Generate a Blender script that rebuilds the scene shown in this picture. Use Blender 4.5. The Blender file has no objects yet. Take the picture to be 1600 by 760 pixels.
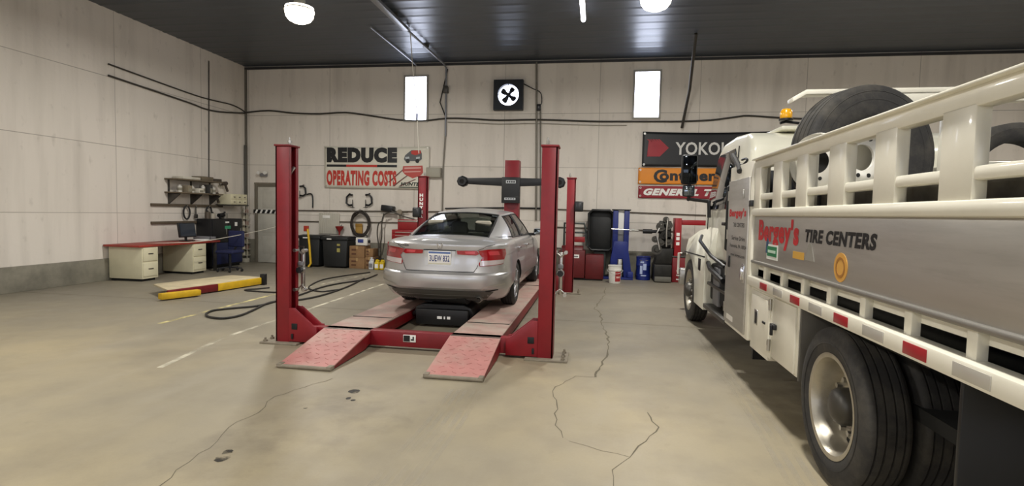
import bpy, bmesh, math, random
from mathutils import Vector, Matrix
from mathutils.bvhtree import BVHTree
random.seed(7)
sc = bpy.context.scene
PI = math.pi

# ------------------------------------------------------------------ camera
CF, CYAW, CPIT, CROLL, CAMZ = 836.8, 0.1548, 0.0553, 0.022, 1.55
_cy, _sy = math.cos(CYAW), math.sin(CYAW)
FWD = Vector((-_sy * math.cos(CPIT), _cy * math.cos(CPIT), -math.sin(CPIT)))
_r = Vector((_cy, _sy, 0)); _u = _r.cross(FWD)
RGT = _r * math.cos(CROLL) + _u * math.sin(CROLL)
UPV = _u * math.cos(CROLL) - _r * math.sin(CROLL)
cam_d = bpy.data.cameras.new('camera'); cam = bpy.data.objects.new('camera', cam_d)
sc.collection.objects.link(cam); sc.camera = cam
cam_d.sensor_width = 36.0; cam_d.lens = 36.0 * CF / 1600.0; cam_d.clip_start = 0.05; cam_d.clip_end = 200
rot = Matrix((RGT, UPV, -FWD)).transposed().to_4x4()
cam.matrix_world = Matrix.Translation((0, 0, CAMZ)) @ rot

def ray(px, py): return FWD * CF + RGT * (px - 800.5) - UPV * (py - 380.0)
def at(px, py, Y):
    d = ray(px, py); t = Y / d.y; return Vector((0, 0, CAMZ)) + d * t
def atX(px, py, X):
    d = ray(px, py); t = X / d.x; return Vector((0, 0, CAMZ)) + d * t
def atz(px, py, z=0.0):
    d = ray(px, py); t = (z - CAMZ) / d.z; return Vector((0, 0, CAMZ)) + d * t

# ------------------------------------------------------------------ world, exposure, lights
sc.view_settings.view_transform = 'Standard'; sc.view_settings.look = 'None'
sc.view_settings.gamma = 1.0; sc.view_settings.use_curve_mapping = False
sc.view_settings.exposure = 0.0
w = bpy.data.worlds.new('world'); sc.world = w; w.use_nodes = True
w.node_tree.nodes['Background'].inputs[0].default_value = (0.75, 0.85, 1.0, 1)
w.node_tree.nodes['Background'].inputs[1].default_value = 0.3
LAMP_W = 174.0
LAMP_COL = (1.0, 0.965, 0.90)
BAYS = [(-5.40, 9.15), (0.85, 9.15), (-5.40, 2.9), (0.85, 2.9), (6.6, 9.15), (6.6, 2.9), (-5.40, -3.3), (0.85, -3.3)]
for i, (x, y) in enumerate(BAYS):
    ld = bpy.data.lights.new('bay_lamp', 'AREA'); ld.shape = 'DISK'; ld.size = 0.42
    ld.energy = LAMP_W; ld.color = LAMP_COL
    lo = bpy.data.objects.new('bay_lamp', ld); lo.location = (x, y, 4.84); sc.collection.objects.link(lo)

# ------------------------------------------------------------------ helpers
ROOTM = {}
def lin(c):
    if isinstance(c, str):
        c = c.lstrip('#'); c = [int(c[i:i + 2], 16) / 255 for i in (0, 2, 4)]
    return tuple(x / 12.92 if x <= 0.04045 else ((x + 0.055) / 1.055) ** 2.4 for x in c) + (1.0,)

def M(name, col, rough=0.5, metal=0.0, var=0.0, scale=4.0, bump=0.0, bscale=40.0, coat=0.0, stretch=None, dirt=None, dirt_amt=0.0, spec=0.5):
    m = bpy.data.materials.new(name); m.use_nodes = True
    nt = m.node_tree; N = nt.nodes; L = nt.links; b = N['Principled BSDF']
    c = lin(col)
    b.inputs['Base Color'].default_value = c
    b.inputs['Roughness'].default_value = rough; b.inputs['Metallic'].default_value = metal
    b.inputs['Coat Weight'].default_value = coat; b.inputs['Coat Roughness'].default_value = 0.08
    b.inputs['Specular IOR Level'].default_value = spec
    tc = N.new('ShaderNodeTexCoord'); mp = N.new('ShaderNodeMapping'); L.new(tc.outputs['Object'], mp.inputs[0])
    if stretch: mp.inputs['Scale'].default_value = stretch
    if var or dirt:
        n = N.new('ShaderNodeTexNoise'); n.inputs['Scale'].default_value = scale; n.inputs['Detail'].default_value = 6
        L.new(mp.outputs[0], n.inputs['Vector'])
        mr = N.new('ShaderNodeMapRange'); mr.inputs[1].default_value = 0.3; mr.inputs[2].default_value = 0.7
        mr.inputs[3].default_value = 1 - var; mr.inputs[4].default_value = 1 + var; L.new(n.outputs[0], mr.inputs[0])
        mx = N.new('ShaderNodeMix'); mx.data_type = 'RGBA'; mx.blend_type = 'MULTIPLY'; mx.inputs[0].default_value = 1
        mx.inputs[6].default_value = c; L.new(mr.outputs[0], mx.inputs[7]); out = mx.outputs[2]
        if dirt:
            n2 = N.new('ShaderNodeTexNoise'); n2.inputs['Scale'].default_value = scale * 0.6; n2.inputs['Detail'].default_value = 8
            n2.inputs['Roughness'].default_value = 0.7; L.new(mp.outputs[0], n2.inputs['Vector'])
            mr2 = N.new('ShaderNodeMapRange'); mr2.inputs[1].default_value = 0.45; mr2.inputs[2].default_value = 0.7
            mr2.inputs[4].default_value = dirt_amt; L.new(n2.outputs[0], mr2.inputs[0])
            m2 = N.new('ShaderNodeMix'); m2.data_type = 'RGBA'; L.new(mr2.outputs[0], m2.inputs[0]); L.new(out, m2.inputs[6])
            m2.inputs[7].default_value = lin(dirt); out = m2.outputs[2]
        L.new(out, b.inputs['Base Color'])
    if bump:
        n3 = N.new('ShaderNodeTexNoise'); n3.inputs['Scale'].default_value = bscale; n3.inputs['Detail'].default_value = 4
        L.new(mp.outputs[0], n3.inputs['Vector'])
        bp = N.new('ShaderNodeBump'); bp.inputs['Strength'].default_value = bump; bp.inputs['Distance'].default_value = 0.01
        L.new(n3.outputs[0], bp.inputs['Height']); L.new(bp.outputs[0], b.inputs['Normal'])
    return m
def EM(name, col, strength):
    m = bpy.data.materials.new(name); m.use_nodes = True; b = m.node_tree.nodes['Principled BSDF']
    b.inputs['Base Color'].default_value = lin(col); b.inputs['Emission Color'].default_value = lin(col)
    b.inputs['Emission Strength'].default_value = strength
    return m
def GLASS(name, tint, refl=0.08, alpha=0.75):
    m = bpy.data.materials.new(name); m.use_nodes = True; nt = m.node_tree; N = nt.nodes; L = nt.links
    N.remove(N['Principled BSDF'])
    t = N.new('ShaderNodeBsdfTransparent'); t.inputs[0].default_value = lin(tint)
    g = N.new('ShaderNodeBsdfGlossy'); g.inputs['Roughness'].default_value = 0.03
    f = N.new('ShaderNodeFresnel'); f.inputs[0].default_value = 1.5
    mx = N.new('ShaderNodeMixShader'); L.new(f.outputs[0], mx.inputs[0]); L.new(t.outputs[0], mx.inputs[1]); L.new(g.outputs[0], mx.inputs[2])
    L.new(mx.outputs[0], N['Material Output'].inputs[0])
    return m

def tag(o, label=None, cat=None, group=None, kind=None):
    if label: o['label'] = label
    if cat: o['category'] = cat
    if group: o['group'] = group
    if kind: o['kind'] = kind
    return o
def thing(name, label, cat, loc=(0, 0, 0), group=None, rz=0.0):
    o = bpy.data.objects.new(name, None); sc.collection.objects.link(o)
    o.empty_display_size = 0.2; o.location = loc; o.rotation_euler = (0, 0, rz)
    ROOTM[o.name] = Matrix.Translation(loc) @ Matrix.Rotation(rz, 4, 'Z')
    return tag(o, label, cat, group)
def copy_tree(o, parent=None):
    c = o.copy(); sc.collection.objects.link(c)
    if parent: c.parent = parent
    ROOTM[c.name] = ROOTM.get(o.name, Matrix())
    for ch in list(o.children): copy_tree(ch, c)
    return c

class MB:
    def __init__(s): s.bm = bmesh.new(); s.mi = 0
    def _new(s, faces):
        for f in faces: f.material_index = s.mi
        return faces
    def box(s, x0, x1, y0, y1, z0, z1, bev=0.0, seg=2):
        t = bmesh.new(); bmesh.ops.create_cube(t, size=1)
        for v in t.verts:
            v.co = Vector((x0 + (v.co.x + .5) * (x1 - x0), y0 + (v.co.y + .5) * (y1 - y0), z0 + (v.co.z + .5) * (z1 - z0)))
        if bev: bmesh.ops.bevel(t, geom=t.edges[:], offset=bev, segments=seg, affect='EDGES', profile=0.5)
        return s.add(t)
    def rbox(s, c, size, rotm, bev=0.0):
        t = bmesh.new(); bmesh.ops.create_cube(t, size=1)
        for v in t.verts: v.co = Vector((v.co.x * size[0], v.co.y * size[1], v.co.z * size[2]))
        if bev: bmesh.ops.bevel(t, geom=t.edges[:], offset=bev, segments=2, affect='EDGES', profile=0.5)
        t.transform(Matrix.Translation(c) @ rotm.to_4x4()); return s.add(t)
    def add(s, t):
        for f in t.faces: f.material_index = s.mi
        me = bpy.data.meshes.new('tmp'); t.to_mesh(me); t.free(); s.bm.from_mesh(me); bpy.data.meshes.remove(me); return s
    def addmesh(s, me):
        n = len(s.bm.faces); s.bm.from_mesh(me); s.bm.faces.ensure_lookup_table()
        for f in s.bm.faces[n:]: f.material_index = s.mi
        return s
    def bar(s, p0, p1, w, h, bev=0.0):   # rectangular bar from p0 to p1
        p0 = Vector(p0); p1 = Vector(p1); d = p1 - p0
        q = d.to_track_quat('Y', 'Z')
        return s.rbox((p0 + p1) / 2, (w, d.length, h), q.to_matrix(), bev)
    def cyl(s, p0, p1, r, r2=None, seg=18):
        p0 = Vector(p0); p1 = Vector(p1); r2 = r if r2 is None else r2; d = p1 - p0
        t = bmesh.new(); bmesh.ops.create_cone(t, cap_ends=True, segments=seg, radius1=r, radius2=r2, depth=d.length)
        t.transform(Matrix.Translation((p0 + p1) / 2) @ d.to_track_quat('Z', 'Y').to_matrix().to_4x4()); return s.add(t)
    def tube(s, pts, r, seg=8, closed=False):
        P = [Vector(p) for p in pts]; n = len(P); t = bmesh.new(); rings = []; up = None
        for i in range(n):
            a = P[i - 1] if (i > 0 or closed) else P[i]; b = P[(i + 1) % n] if (i < n - 1 or closed) else P[i]
            d = (b - a).normalized()
            if up is None:
                up = Vector((0, 0, 1)) if abs(d.z) < 0.9 else Vector((1, 0, 0))
            sd = d.cross(up).normalized(); up = sd.cross(d).normalized()
            rings.append([t.verts.new(P[i] + (sd * math.cos(k * 2 * PI / seg) + up * math.sin(k * 2 * PI / seg)) * r) for k in range(seg)])
        m = n if closed else n - 1
        for i in range(m):
            A, B = rings[i], rings[(i + 1) % n]
            for k in range(seg): t.faces.new((A[k], A[(k + 1) % seg], B[(k + 1) % seg], B[k]))
        if not closed: t.faces.new(rings[0][::-1]); t.faces.new(rings[-1])
        bmesh.ops.recalc_face_normals(t, faces=t.faces[:]); return s.add(t)
    def lathe(s, prof, o, axis=(0, 0, 1), seg=32, closed=False):
        t = bmesh.new(); o = Vector(o); q = Vector(axis).normalized().to_track_quat('Z', 'Y').to_matrix(); rings = []
        for (r, h) in prof:
            rings.append([t.verts.new(o + q @ Vector((max(r, 1e-4) * math.cos(k * 2 * PI / seg), max(r, 1e-4) * math.sin(k * 2 * PI / seg), h))) for k in range(seg)])
        m = len(rings) if closed else len(rings) - 1
        for i in range(m):
            A, B = rings[i], rings[(i + 1) % len(rings)]
            for k in range(seg): t.faces.new((A[k], A[(k + 1) % seg], B[(k + 1) % seg], B[k]))
        bmesh.ops.remove_doubles(t, verts=t.verts[:], dist=2e-4)
        bmesh.ops.recalc_face_normals(t, faces=t.faces[:]); return s.add(t)
    def prism(s, poly, plane, a, b, bev=0.0, seg=2):
        f = {'xz': lambda p, h: (p[0], h, p[1]), 'yz': lambda p, h: (h, p[0], p[1]), 'xy': lambda p, h: (p[0], p[1], h)}[plane]
        t = bmesh.new(); A = [t.verts.new(f(p, a)) for p in poly]; B = [t.verts.new(f(p, b)) for p in poly]; n = len(poly)
        t.faces.new(A); t.faces.new(B[::-1])
        for i in range(n): t.faces.new((A[i], B[i], B[(i + 1) % n], A[(i + 1) % n]))
        bmesh.ops.recalc_face_normals(t, faces=t.faces[:])
        if bev: bmesh.ops.bevel(t, geom=t.edges[:], offset=bev, segments=seg, affect='EDGES', profile=0.5, clamp_overlap=True)
        return s.add(t)
    def sphere(s, c, r, sc3=(1, 1, 1), seg=16):
        t = bmesh.new(); bmesh.ops.create_uvsphere(t, u_segments=seg, v_segments=seg // 2 + 2, radius=r)
        t.transform(Matrix.Translation(c) @ Matrix.Diagonal((*sc3, 1))); return s.add(t)
    def grid(s, rows):   # rows of points -> quads
        t = bmesh.new(); V = [[t.verts.new(p) for p in r] for r in rows]
        for i in range(len(V) - 1):
            for j in range(len(V[0]) - 1): t.faces.new((V[i][j], V[i][j + 1], V[i + 1][j + 1], V[i + 1][j]))
        return s.add(t)
    def move(s, fn):
        for v in s.bm.verts: v.co = Vector(fn(v.co))
        return s
    def build(s, name, mat, parent=None, smooth=True, ang=38, loc=None, local=False, **kw):
        bm = s.bm
        if smooth:
            for f in bm.faces: f.smooth = True
            for e in bm.edges:
                if len(e.link_faces) == 2 and e.calc_face_angle(0) > math.radians(ang): e.smooth = False
        me = bpy.data.meshes.new(name)
        o = bpy.data.objects.new(name, me); sc.collection.objects.link(o)
        if parent is not None:
            mtx = ROOTM[parent.name]; ROOTM[o.name] = mtx; o.parent = parent
            if not local: bm.transform(mtx.inverted())
        elif loc is not None:
            bm.transform(Matrix.Translation(Vector(loc)).inverted()); o.location = loc; ROOTM[o.name] = Matrix.Translation(loc)
        else: ROOTM[o.name] = Matrix()
        bm.to_mesh(me); bm.free()
        for m in (mat if isinstance(mat, (list, tuple)) else [mat]): me.materials.append(m)
        tag(o, kw.get('label'), kw.get('cat'), kw.get('group'), kw.get('kind'))
        return o
def solo(mb, name, mat, label, cat, loc, group=None, **k):
    return mb.build(name, mat, loc=loc, label=label, cat=cat, group=group, **k)

def text_mesh(txt, bold=0.0, shear=0.0, extr=0.0):
    cu = bpy.data.curves.new('txt', 'FONT'); cu.body = txt; cu.size = 1.0; cu.offset = bold; cu.shear = shear
    cu.extrude = extr; cu.resolution_u = 3; cu.space_character = 1.0 + bold * 2
    o = bpy.data.objects.new('txt', cu); sc.collection.objects.link(o)
    dg = bpy.context.evaluated_depsgraph_get(); me = bpy.data.meshes.new_from_object(o.evaluated_get(dg))
    bpy.data.objects.remove(o); bpy.data.curves.remove(cu)
    xs = [v.co.x for v in me.vertices]; ys = [v.co.y for v in me.vertices]
    x0, x1, y0, y1 = min(xs), max(xs), min(ys), max(ys)
    return me, x0, x1, y0, y1
def text_to(txt, fn, w, h, bold=0.0, shear=0.0):
    """text scaled to the box w x h; fn maps (u right, v up) to a 3-D point"""
    me, x0, x1, y0, y1 = text_mesh(txt, bold, shear); mb = MB(); mb.addmesh(me); bpy.data.meshes.remove(me)
    mb.move(lambda c: fn((c.x - x0) / (x1 - x0) * w, (c.y - y0) / (y1 - y0) * h))
    return mb
def smooth_path(pts, n=6):
    P = [Vector(p) for p in pts]; out = []
    for i in range(len(P) - 1):
        p0 = P[max(i - 1, 0)]; p1 = P[i]; p2 = P[i + 1]; p3 = P[min(i + 2, len(P) - 1)]
        for k in range(n):
            t = k / n
            out.append(0.5 * ((2 * p1) + (p2 - p0) * t + (2 * p0 - 5 * p1 + 4 * p2 - p3) * t * t + (3 * p1 - p0 - 3 * p2 + p3) * t ** 3))
    out.append(P[-1]); return out

# ------------------------------------------------------------------ shared materials
RED = M('red_paint', '#82131e', 0.42, var=0.12, scale=2.5, dirt='#3a1014', dirt_amt=0.35)
RED_D = M('dark_red_paint', '#7a1018', 0.45, var=0.15, scale=3, dirt='#2a0c0e', dirt_amt=0.5)
REDLET = M('red_lettering', '#c01a22', 0.5)
BLACK = M('black_plastic', '#17181a', 0.45, var=0.1)
BLACKM = M('black_metal', '#1c1d20', 0.4, 0.3, var=0.1)
RUBBER = M('rubber', '#1f1f20', 0.75, var=0.2, scale=6, bump=0.1, dirt='#4b4842', dirt_amt=0.35)
WHITE = M('white_paint', '#e6e2d2', 0.35, var=0.04, scale=2, dirt='#a39d8c', dirt_amt=0.18, coat=0.2)
WHITEP = M('white_plastic', '#dcdad2', 0.5, var=0.05)
CREAM = M('cream_metal', '#d8d2b4', 0.45, var=0.05)
STEEL = M('steel', '#b8b6b0', 0.32, 0.9, var=0.1, scale=8)
DSTEEL = M('dark_steel', '#55534f', 0.45, 0.7, var=0.2, scale=6)
CHROME = M('chrome', '#e8e8ea', 0.12, 1.0)
GREYP = M('grey_plastic', '#77777a', 0.5, var=0.08)
CARD = M('cardboard', '#8a6a48', 0.85, var=0.12, scale=6)
BLUE = M('blue_paint', '#182872', 0.4, var=0.12, scale=4)
YELLOW = M('yellow_paint', '#d8ae1c', 0.5, var=0.12, scale=5, dirt='#5c4b1a', dirt_amt=0.3)
DIRTY = M('dusty_steel', '#8d8474', 0.75, 0.2, var=0.2, scale=8)
LET_BLACK = M('black_lettering', '#121214', 0.55)
LET_WHITE = M('white_lettering', '#ecebe6', 0.55)
GREEN = M('green_print', '#1f7a4c', 0.5)
DARK = M('dark_matte', '#131312', 0.8)  # near-black for undersides, wheel wells, plinths and hole discs
# ================================================================== THE SETTING
XL, XR, YB, YF, CH = -9.86, 10.2, 13.93, -7.0, 5.50

def floor_mat():
    m = bpy.data.materials.new('concrete_floor'); m.use_nodes = True; nt = m.node_tree; N = nt.nodes; L = nt.links; b = N['Principled BSDF']
    tc = N.new('ShaderNodeTexCoord')
    def noise(scale, det=6, rough=0.6, stretch=None):
        n = N.new('ShaderNodeTexNoise'); n.inputs['Scale'].default_value = scale; n.inputs['Detail'].default_value = det; n.inputs['Roughness'].default_value = rough
        if stretch:
            mp = N.new('ShaderNodeMapping'); mp.inputs['Scale'].default_value = stretch; L.new(tc.outputs['Object'], mp.inputs[0]); L.new(mp.outputs[0], n.inputs['Vector'])
        else: L.new(tc.outputs['Object'], n.inputs['Vector'])
        return n.outputs[0]
    def rng(s, a, b_, c=0.0, d=1.0):
        r = N.new('ShaderNodeMapRange'); L.new(s, r.inputs[0])
        for i, v in enumerate((a, b_, c, d)): r.inputs[i + 1].default_value = v
        return r.outputs[0]
    def mix(f, A, B, bt='MIX'):
        x = N.new('ShaderNodeMix'); x.data_type = 'RGBA'; x.blend_type = bt
        if isinstance(f, float): x.inputs[0].default_value = f
        else: L.new(f, x.inputs[0])
        for s, v in ((6, A), (7, B)):
            if isinstance(v, tuple): x.inputs[s].default_value = v
            else: L.new(v, x.inputs[s])
        return x.outputs[2]
    c = mix(rng(noise(0.35, 4), 0.38, 0.62), lin('#988f7b'), lin('#aa9d7f'))
    c = mix(rng(noise(1.3, 7), 0.46, 0.72, 0, 0.55), c, lin('#847b6a'))
    c = mix(rng(noise(0.9, 5, stretch=(2.2, 0.35, 1)), 0.52, 0.75, 0, 0.4), c, lin('#a9a190'))
    c = mix(rng(noise(5.5, 8, 0.7), 0.6, 0.8, 0, 0.35), c, lin('#76705f'))
    c = mix(rng(noise(60, 3), 0.35, 0.65, 0.0, 0.10), c, lin('#857f72'))
    # greyer concrete towards the back of the shop
    sx = N.new('ShaderNodeSeparateXYZ'); L.new(tc.outputs['Object'], sx.inputs[0])
    ay = N.new('ShaderNodeMath'); ay.operation = 'ADD'; L.new(sx.outputs[1], ay.inputs[0]); L.new(rng(noise(0.6, 5), 0.2, 0.8, -1.6, 1.6), ay.inputs[1])
    c = mix(rng(ay.outputs[0], 4.6, 7.6, 0, 0.75), c, lin('#7b766b'))
    # oily patches; under the truck, its shade painted into the concrete colour
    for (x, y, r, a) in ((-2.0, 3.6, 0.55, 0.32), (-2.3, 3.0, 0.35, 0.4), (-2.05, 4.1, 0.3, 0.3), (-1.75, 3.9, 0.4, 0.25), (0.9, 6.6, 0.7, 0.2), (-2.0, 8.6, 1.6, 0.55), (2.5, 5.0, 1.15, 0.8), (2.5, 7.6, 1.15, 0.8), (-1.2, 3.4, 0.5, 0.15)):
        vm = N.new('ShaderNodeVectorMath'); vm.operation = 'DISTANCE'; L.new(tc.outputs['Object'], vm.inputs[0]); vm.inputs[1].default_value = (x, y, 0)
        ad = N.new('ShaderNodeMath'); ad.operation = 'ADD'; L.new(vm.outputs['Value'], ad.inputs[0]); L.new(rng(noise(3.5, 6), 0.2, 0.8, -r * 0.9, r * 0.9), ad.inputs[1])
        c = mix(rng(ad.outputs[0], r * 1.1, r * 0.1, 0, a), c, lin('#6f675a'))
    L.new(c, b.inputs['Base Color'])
    L.new(rng(noise(2.0, 6), 0.3, 0.7, 0.42, 0.62), b.inputs['Roughness'])
    bp = N.new('ShaderNodeBump'); bp.inputs['Strength'].default_value = 0.08; bp.inputs['Distance'].default_value = 0.01
    L.new(noise(25, 5), bp.inputs['Height']); L.new(bp.outputs[0], b.inputs['Normal'])
    return m
def wall_mat(name, horiz_axis):
    m = bpy.data.materials.new(name); m.use_nodes = True; nt = m.node_tree; N = nt.nodes; L = nt.links; b = N['Principled BSDF']
    tc = N.new('ShaderNodeTexCoord'); sp = N.new('ShaderNodeSeparateXYZ'); L.new(tc.outputs['Object'], sp.inputs[0])
    cb = N.new('ShaderNodeCombineXYZ'); L.new(sp.outputs[horiz_axis], cb.inputs[0]); L.new(sp.outputs[2], cb.inputs[1])
    br = N.new('ShaderNodeTexBrick'); L.new(cb.outputs[0], br.inputs['Vector']); br.offset = 0.0
    br.inputs['Scale'].default_value = 1.0; br.inputs['Brick Width'].default_value = 2.44; br.inputs['Row Height'].default_value = 1.38
    br.inputs['Mortar Size'].default_value = 0.009; br.inputs['Mortar Smooth'].default_value = 0.5; br.inputs['Bias'].default_value = 0
    br.inputs['Color1'].default_value = lin('#e6dfd5'); br.inputs['Color2'].default_value = lin('#ded7cd'); br.inputs['Mortar'].default_value = lin('#aaa399')
    def noise(scale, stretch, det=6):
        mp = N.new('ShaderNodeMapping'); mp.inputs['Scale'].default_value = stretch; L.new(cb.outputs[0], mp.inputs[0])
        n = N.new('ShaderNodeTexNoise'); n.inputs['Scale'].default_value = scale; n.inputs['Detail'].default_value = det; L.new(mp.outputs[0], n.inputs['Vector']); return n.outputs[0]
    def rng(s, a, b_, c, d):
        r = N.new('ShaderNodeMapRange'); L.new(s, r.inputs[0])
        for i, v in enumerate((a, b_, c, d)): r.inputs[i + 1].default_value = v
        return r.outputs[0]
    def mix(f, A, B):
        x = N.new('ShaderNodeMix'); x.data_type = 'RGBA'; L.new(f, x.inputs[0]); L.new(A, x.inputs[6]); x.inputs[7].default_value = B; return x.outputs[2]
    c = mix(rng(noise(1.2, (2.5, 0.25, 1)), 0.48, 0.72, 0, 0.35), br.outputs['Color'], lin('#a69f94'))
    c = mix(rng(noise(0.5, (1, 1, 1)), 0.4, 0.65, 0, 0.4), c, lin('#dcd6cb'))
    c = mix(rng(noise(7, (1, 0.5, 1)), 0.62, 0.8, 0, 0.35), c, lin('#8f887d'))
    L.new(c, b.inputs['Base Color']); b.inputs['Roughness'].default_value = 0.85
    bp = N.new('ShaderNodeBump'); bp.inputs['Strength'].default_value = 0.15; bp.inputs['Distance'].default_value = 0.02
    L.new(noise(14, (1, 1, 1)), bp.inputs['Height']); L.new(bp.outputs[0], b.inputs['Normal'])
    return m
FLOORM = floor_mat(); WALLM = wall_mat('concrete_wall', 0); WALLS = wall_mat('concrete_side_wall', 1)
CEILM = M('dark_ceiling_steel', '#474e57', 0.36, 0.35, var=0.06, scale=1)
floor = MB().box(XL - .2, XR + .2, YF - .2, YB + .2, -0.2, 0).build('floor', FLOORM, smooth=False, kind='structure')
MB().box(XL - .2, XR + .2, YB, YB + .2, 0, CH + .1).build('wall_back', WALLM, smooth=False, kind='structure')
MB().box(XL - .2, XL, YF, YB, 0, CH + .1).build('wall_left', WALLS, smooth=False, kind='structure')
MB().box(XR, XR + .2, YF, YB, 0, CH + .1).build('wall_right', WALLS, smooth=False, kind='structure')
MB().box(XL - .2, XR + .2, YF - .2, YF, 0, CH + .1).build('wall_front', WALLM, smooth=False, kind='structure')
cb = MB(); prof = []; y = YF
while y < YB:       # ribbed steel sheets, ribs run across the room
    for dy, dz in ((0, 0), (0.04, -0.007), (0.08, -0.007), (0.12, 0.0), (0.24, -0.003), (0.36, 0.0)): prof.append((min(y + dy, YB), CH + dz))
    y += 0.40
prof.append((YB, CH))
cb.grid([[(XL, a, z) for a, z in prof], [(XR, a, z) for a, z in prof]])
cb.box(XL - .2, XR + .2, YF - .2, YB + .2, CH + .05, CH + .15)
cb.build('ceiling', CEILM, smooth=True, ang=20, kind='structure')
GREYB = M('grey_wall_base', '#8b8779', 0.8, var=0.12, scale=3, dirt='#4c4a42', dirt_amt=0.5)
MB().box(XL + .03, XR, YB - .03, YB, 0, 0.66, 0.008).build('baseboard_back', GREYB, kind='structure')
MB().box(XL, XL + .03, YF, YB, 0, 0.45, 0.008).build('baseboard_left', GREYB, kind='structure')
# small angle trim under the ceiling and in the corner
TRIMM = M('dark_trim', '#3a3a3c', 0.5, 0.3)
MB().box(XL, XR, YB - .05, YB, CH - .09, CH - .03).build('trim_1', TRIMM, kind='structure')
MB().box(XL, XL + .05, YB - .05, YB, 0.0, CH - .09).build('trim_2', M('corner_trim', '#6a665d', 0.6), kind='structure')

# windows: bright daylight panes in thin frames
DAY = EM('daylight_pane', '#e6ecff', 8.0); DAY2 = EM('added_fill_daylight', '#dfe8ff', 4.0)
for k, (a, b_) in enumerate((((635, 121), (667, 188)), ((993.5, 113), (1029, 183.5)))):
    p0 = at(*a, YB); p1 = at(*b_, YB)
    wn = MB()
    for x0, x1, z0, z1 in ((p0.x - .05, p1.x + .05, p0.z, p0.z + .05), (p0.x - .05, p1.x + .05, p1.z - .05, p1.z), (p0.x - .05, p0.x, p1.z, p0.z), (p1.x, p1.x + .05, p1.z, p0.z)):
        wn.box(x0, x1, YB - .05, YB + .01, z0, z1, 0.006)
    wo = wn.build('window_%d' % (k + 1), M('window_frame', '#a5a39c', 0.6), kind='structure')
    MB().box(p0.x, p1.x, YB - .02, YB, p1.z, p0.z).build('pane', DAY, wo, kind='structure')

# added unseen glowing windows behind the camera, for car highlights and fill light
for k, (x0, x1) in enumerate(((-7.2, -3.4), (-1.6, 2.2), (4.4, 7.6))):
    wn = MB()
    for xa, xb, za, zb in ((x0 - .08, x1 + .08, 1.92, 2.0), (x0 - .08, x1 + .08, 3.3, 3.38), (x0 - .08, x0, 2.0, 3.3), (x1, x1 + .08, 2.0, 3.3), ((x0 + x1) / 2 - .04, (x0 + x1) / 2 + .04, 2.0, 3.3)):
        wn.box(xa, xb, YF - .01, YF + .06, za, zb, .006)
    wo = wn.build('window_%d' % (k + 3), M('window_frame', '#a5a39c', 0.6), kind='structure')
    MB().box(x0, x1, YF, YF + .02, 2.0, 3.3).build('pane', DAY2, wo, kind='structure')  # added glowing pane, unseen behind the camera
# floor markings, joint, cracks, stains
def strip(pts, wd, z, jit=0.0, n=1):
    mb = MB(); P = [Vector(p) for p in pts]
    L_, R_ = [], []
    for i, p in enumerate(P):
        d = (P[min(i + 1, len(P) - 1)] - P[max(i - 1, 0)]).normalized(); nrm = Vector((-d.y, d.x, 0)); ww = wd * (1 + random.uniform(-jit, jit)) / 2
        L_.append((p.x + nrm.x * ww, p.y + nrm.y * ww, z)); R_.append((p.x - nrm.x * ww, p.y - nrm.y * ww, z))
    mb.grid([R_, L_]); return mb
def soft(name, col, amt, scale=6):
    m = M(name, col, 0.6); nt = m.node_tree; N = nt.nodes; L = nt.links
    n = N.new('ShaderNodeTexNoise'); n.inputs['Scale'].default_value = scale; n.inputs['Detail'].default_value = 7
    tc = N.new('ShaderNodeTexCoord'); L.new(tc.outputs['Object'], n.inputs['Vector'])
    r = N.new('ShaderNodeMapRange'); r.inputs[1].default_value = 0.35; r.inputs[2].default_value = 0.65; r.inputs[4].default_value = amt
    L.new(n.outputs[0], r.inputs[0]); L.new(r.outputs[0], N['Principled BSDF'].inputs['Alpha']); return m
CRACK = M('crack_line', '#6a6353', 0.9); LINEY = soft('worn_line_paint', '#d6c98f', 1.2, 5); LINEW = soft('worn_white_paint', '#cfc8b2', 1.0, 4)
TRACK = soft('tyre_track_dust', '#b9b19f', 0.40, 3); SPOT = soft('oil_spot', '#2b2720', 1.6, 9)
def crack(px, wd=0.010):
    pts = [atz(*p) for p in px]; out = [pts[0]]
    for a, b_ in zip(pts, pts[1:]):
        k = max(2, int((b_ - a).length / 0.09))
        for i in range(1, k + 1):
            q = a.lerp(b_, i / k); j = 0.014 if i < k else 0
            out.append(q + Vector((random.uniform(-j, j) * 1.5, random.uniform(-j, j), 0)))
    strip(out, wd, 0.0012, 0.6).build('crack', CRACK, floor, smooth=False, kind='structure')
crack([(947, 450), (945, 462), (929, 482), (938, 490), (943, 510), (953, 535), (951, 545), (942, 570), (931, 590)], 0.016)
crack([(931, 590), (900, 588), (868, 605), (865, 620), (872, 640), (868, 665), (880, 685)], 0.007)
crack([(1012, 645), (1030, 668), (1010, 690), (985, 715), (957, 735), (960, 772)], 0.007)
crack([(985, 715), (940, 705), (890, 690)], 0.003)
crack([(520, 592), (430, 620), (405, 645), (370, 660), (340, 690), (297, 722), (250, 760)], 0.006)
strip([(-9.8, 7.80, 0), (10, 7.80, 0)], 0.014, 0.0011).build('joint', CRACK, floor, smooth=False, kind='structure')
for (a, b_, m_, wd) in (((250, 506), (430, 460), LINEY, 0.075), ((430, 460), (585, 427), LINEW, 0.07), ((250, 575), (350, 528), LINEW, 0.06), ((350, 528), (600, 444), LINEW, 0.06)):
    A = atz(*a); B = atz(*b_); strip([A.lerp(B, i / 12) for i in range(13)], wd, 0.001).build('painted_line', m_, floor, smooth=False, kind='structure')
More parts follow.
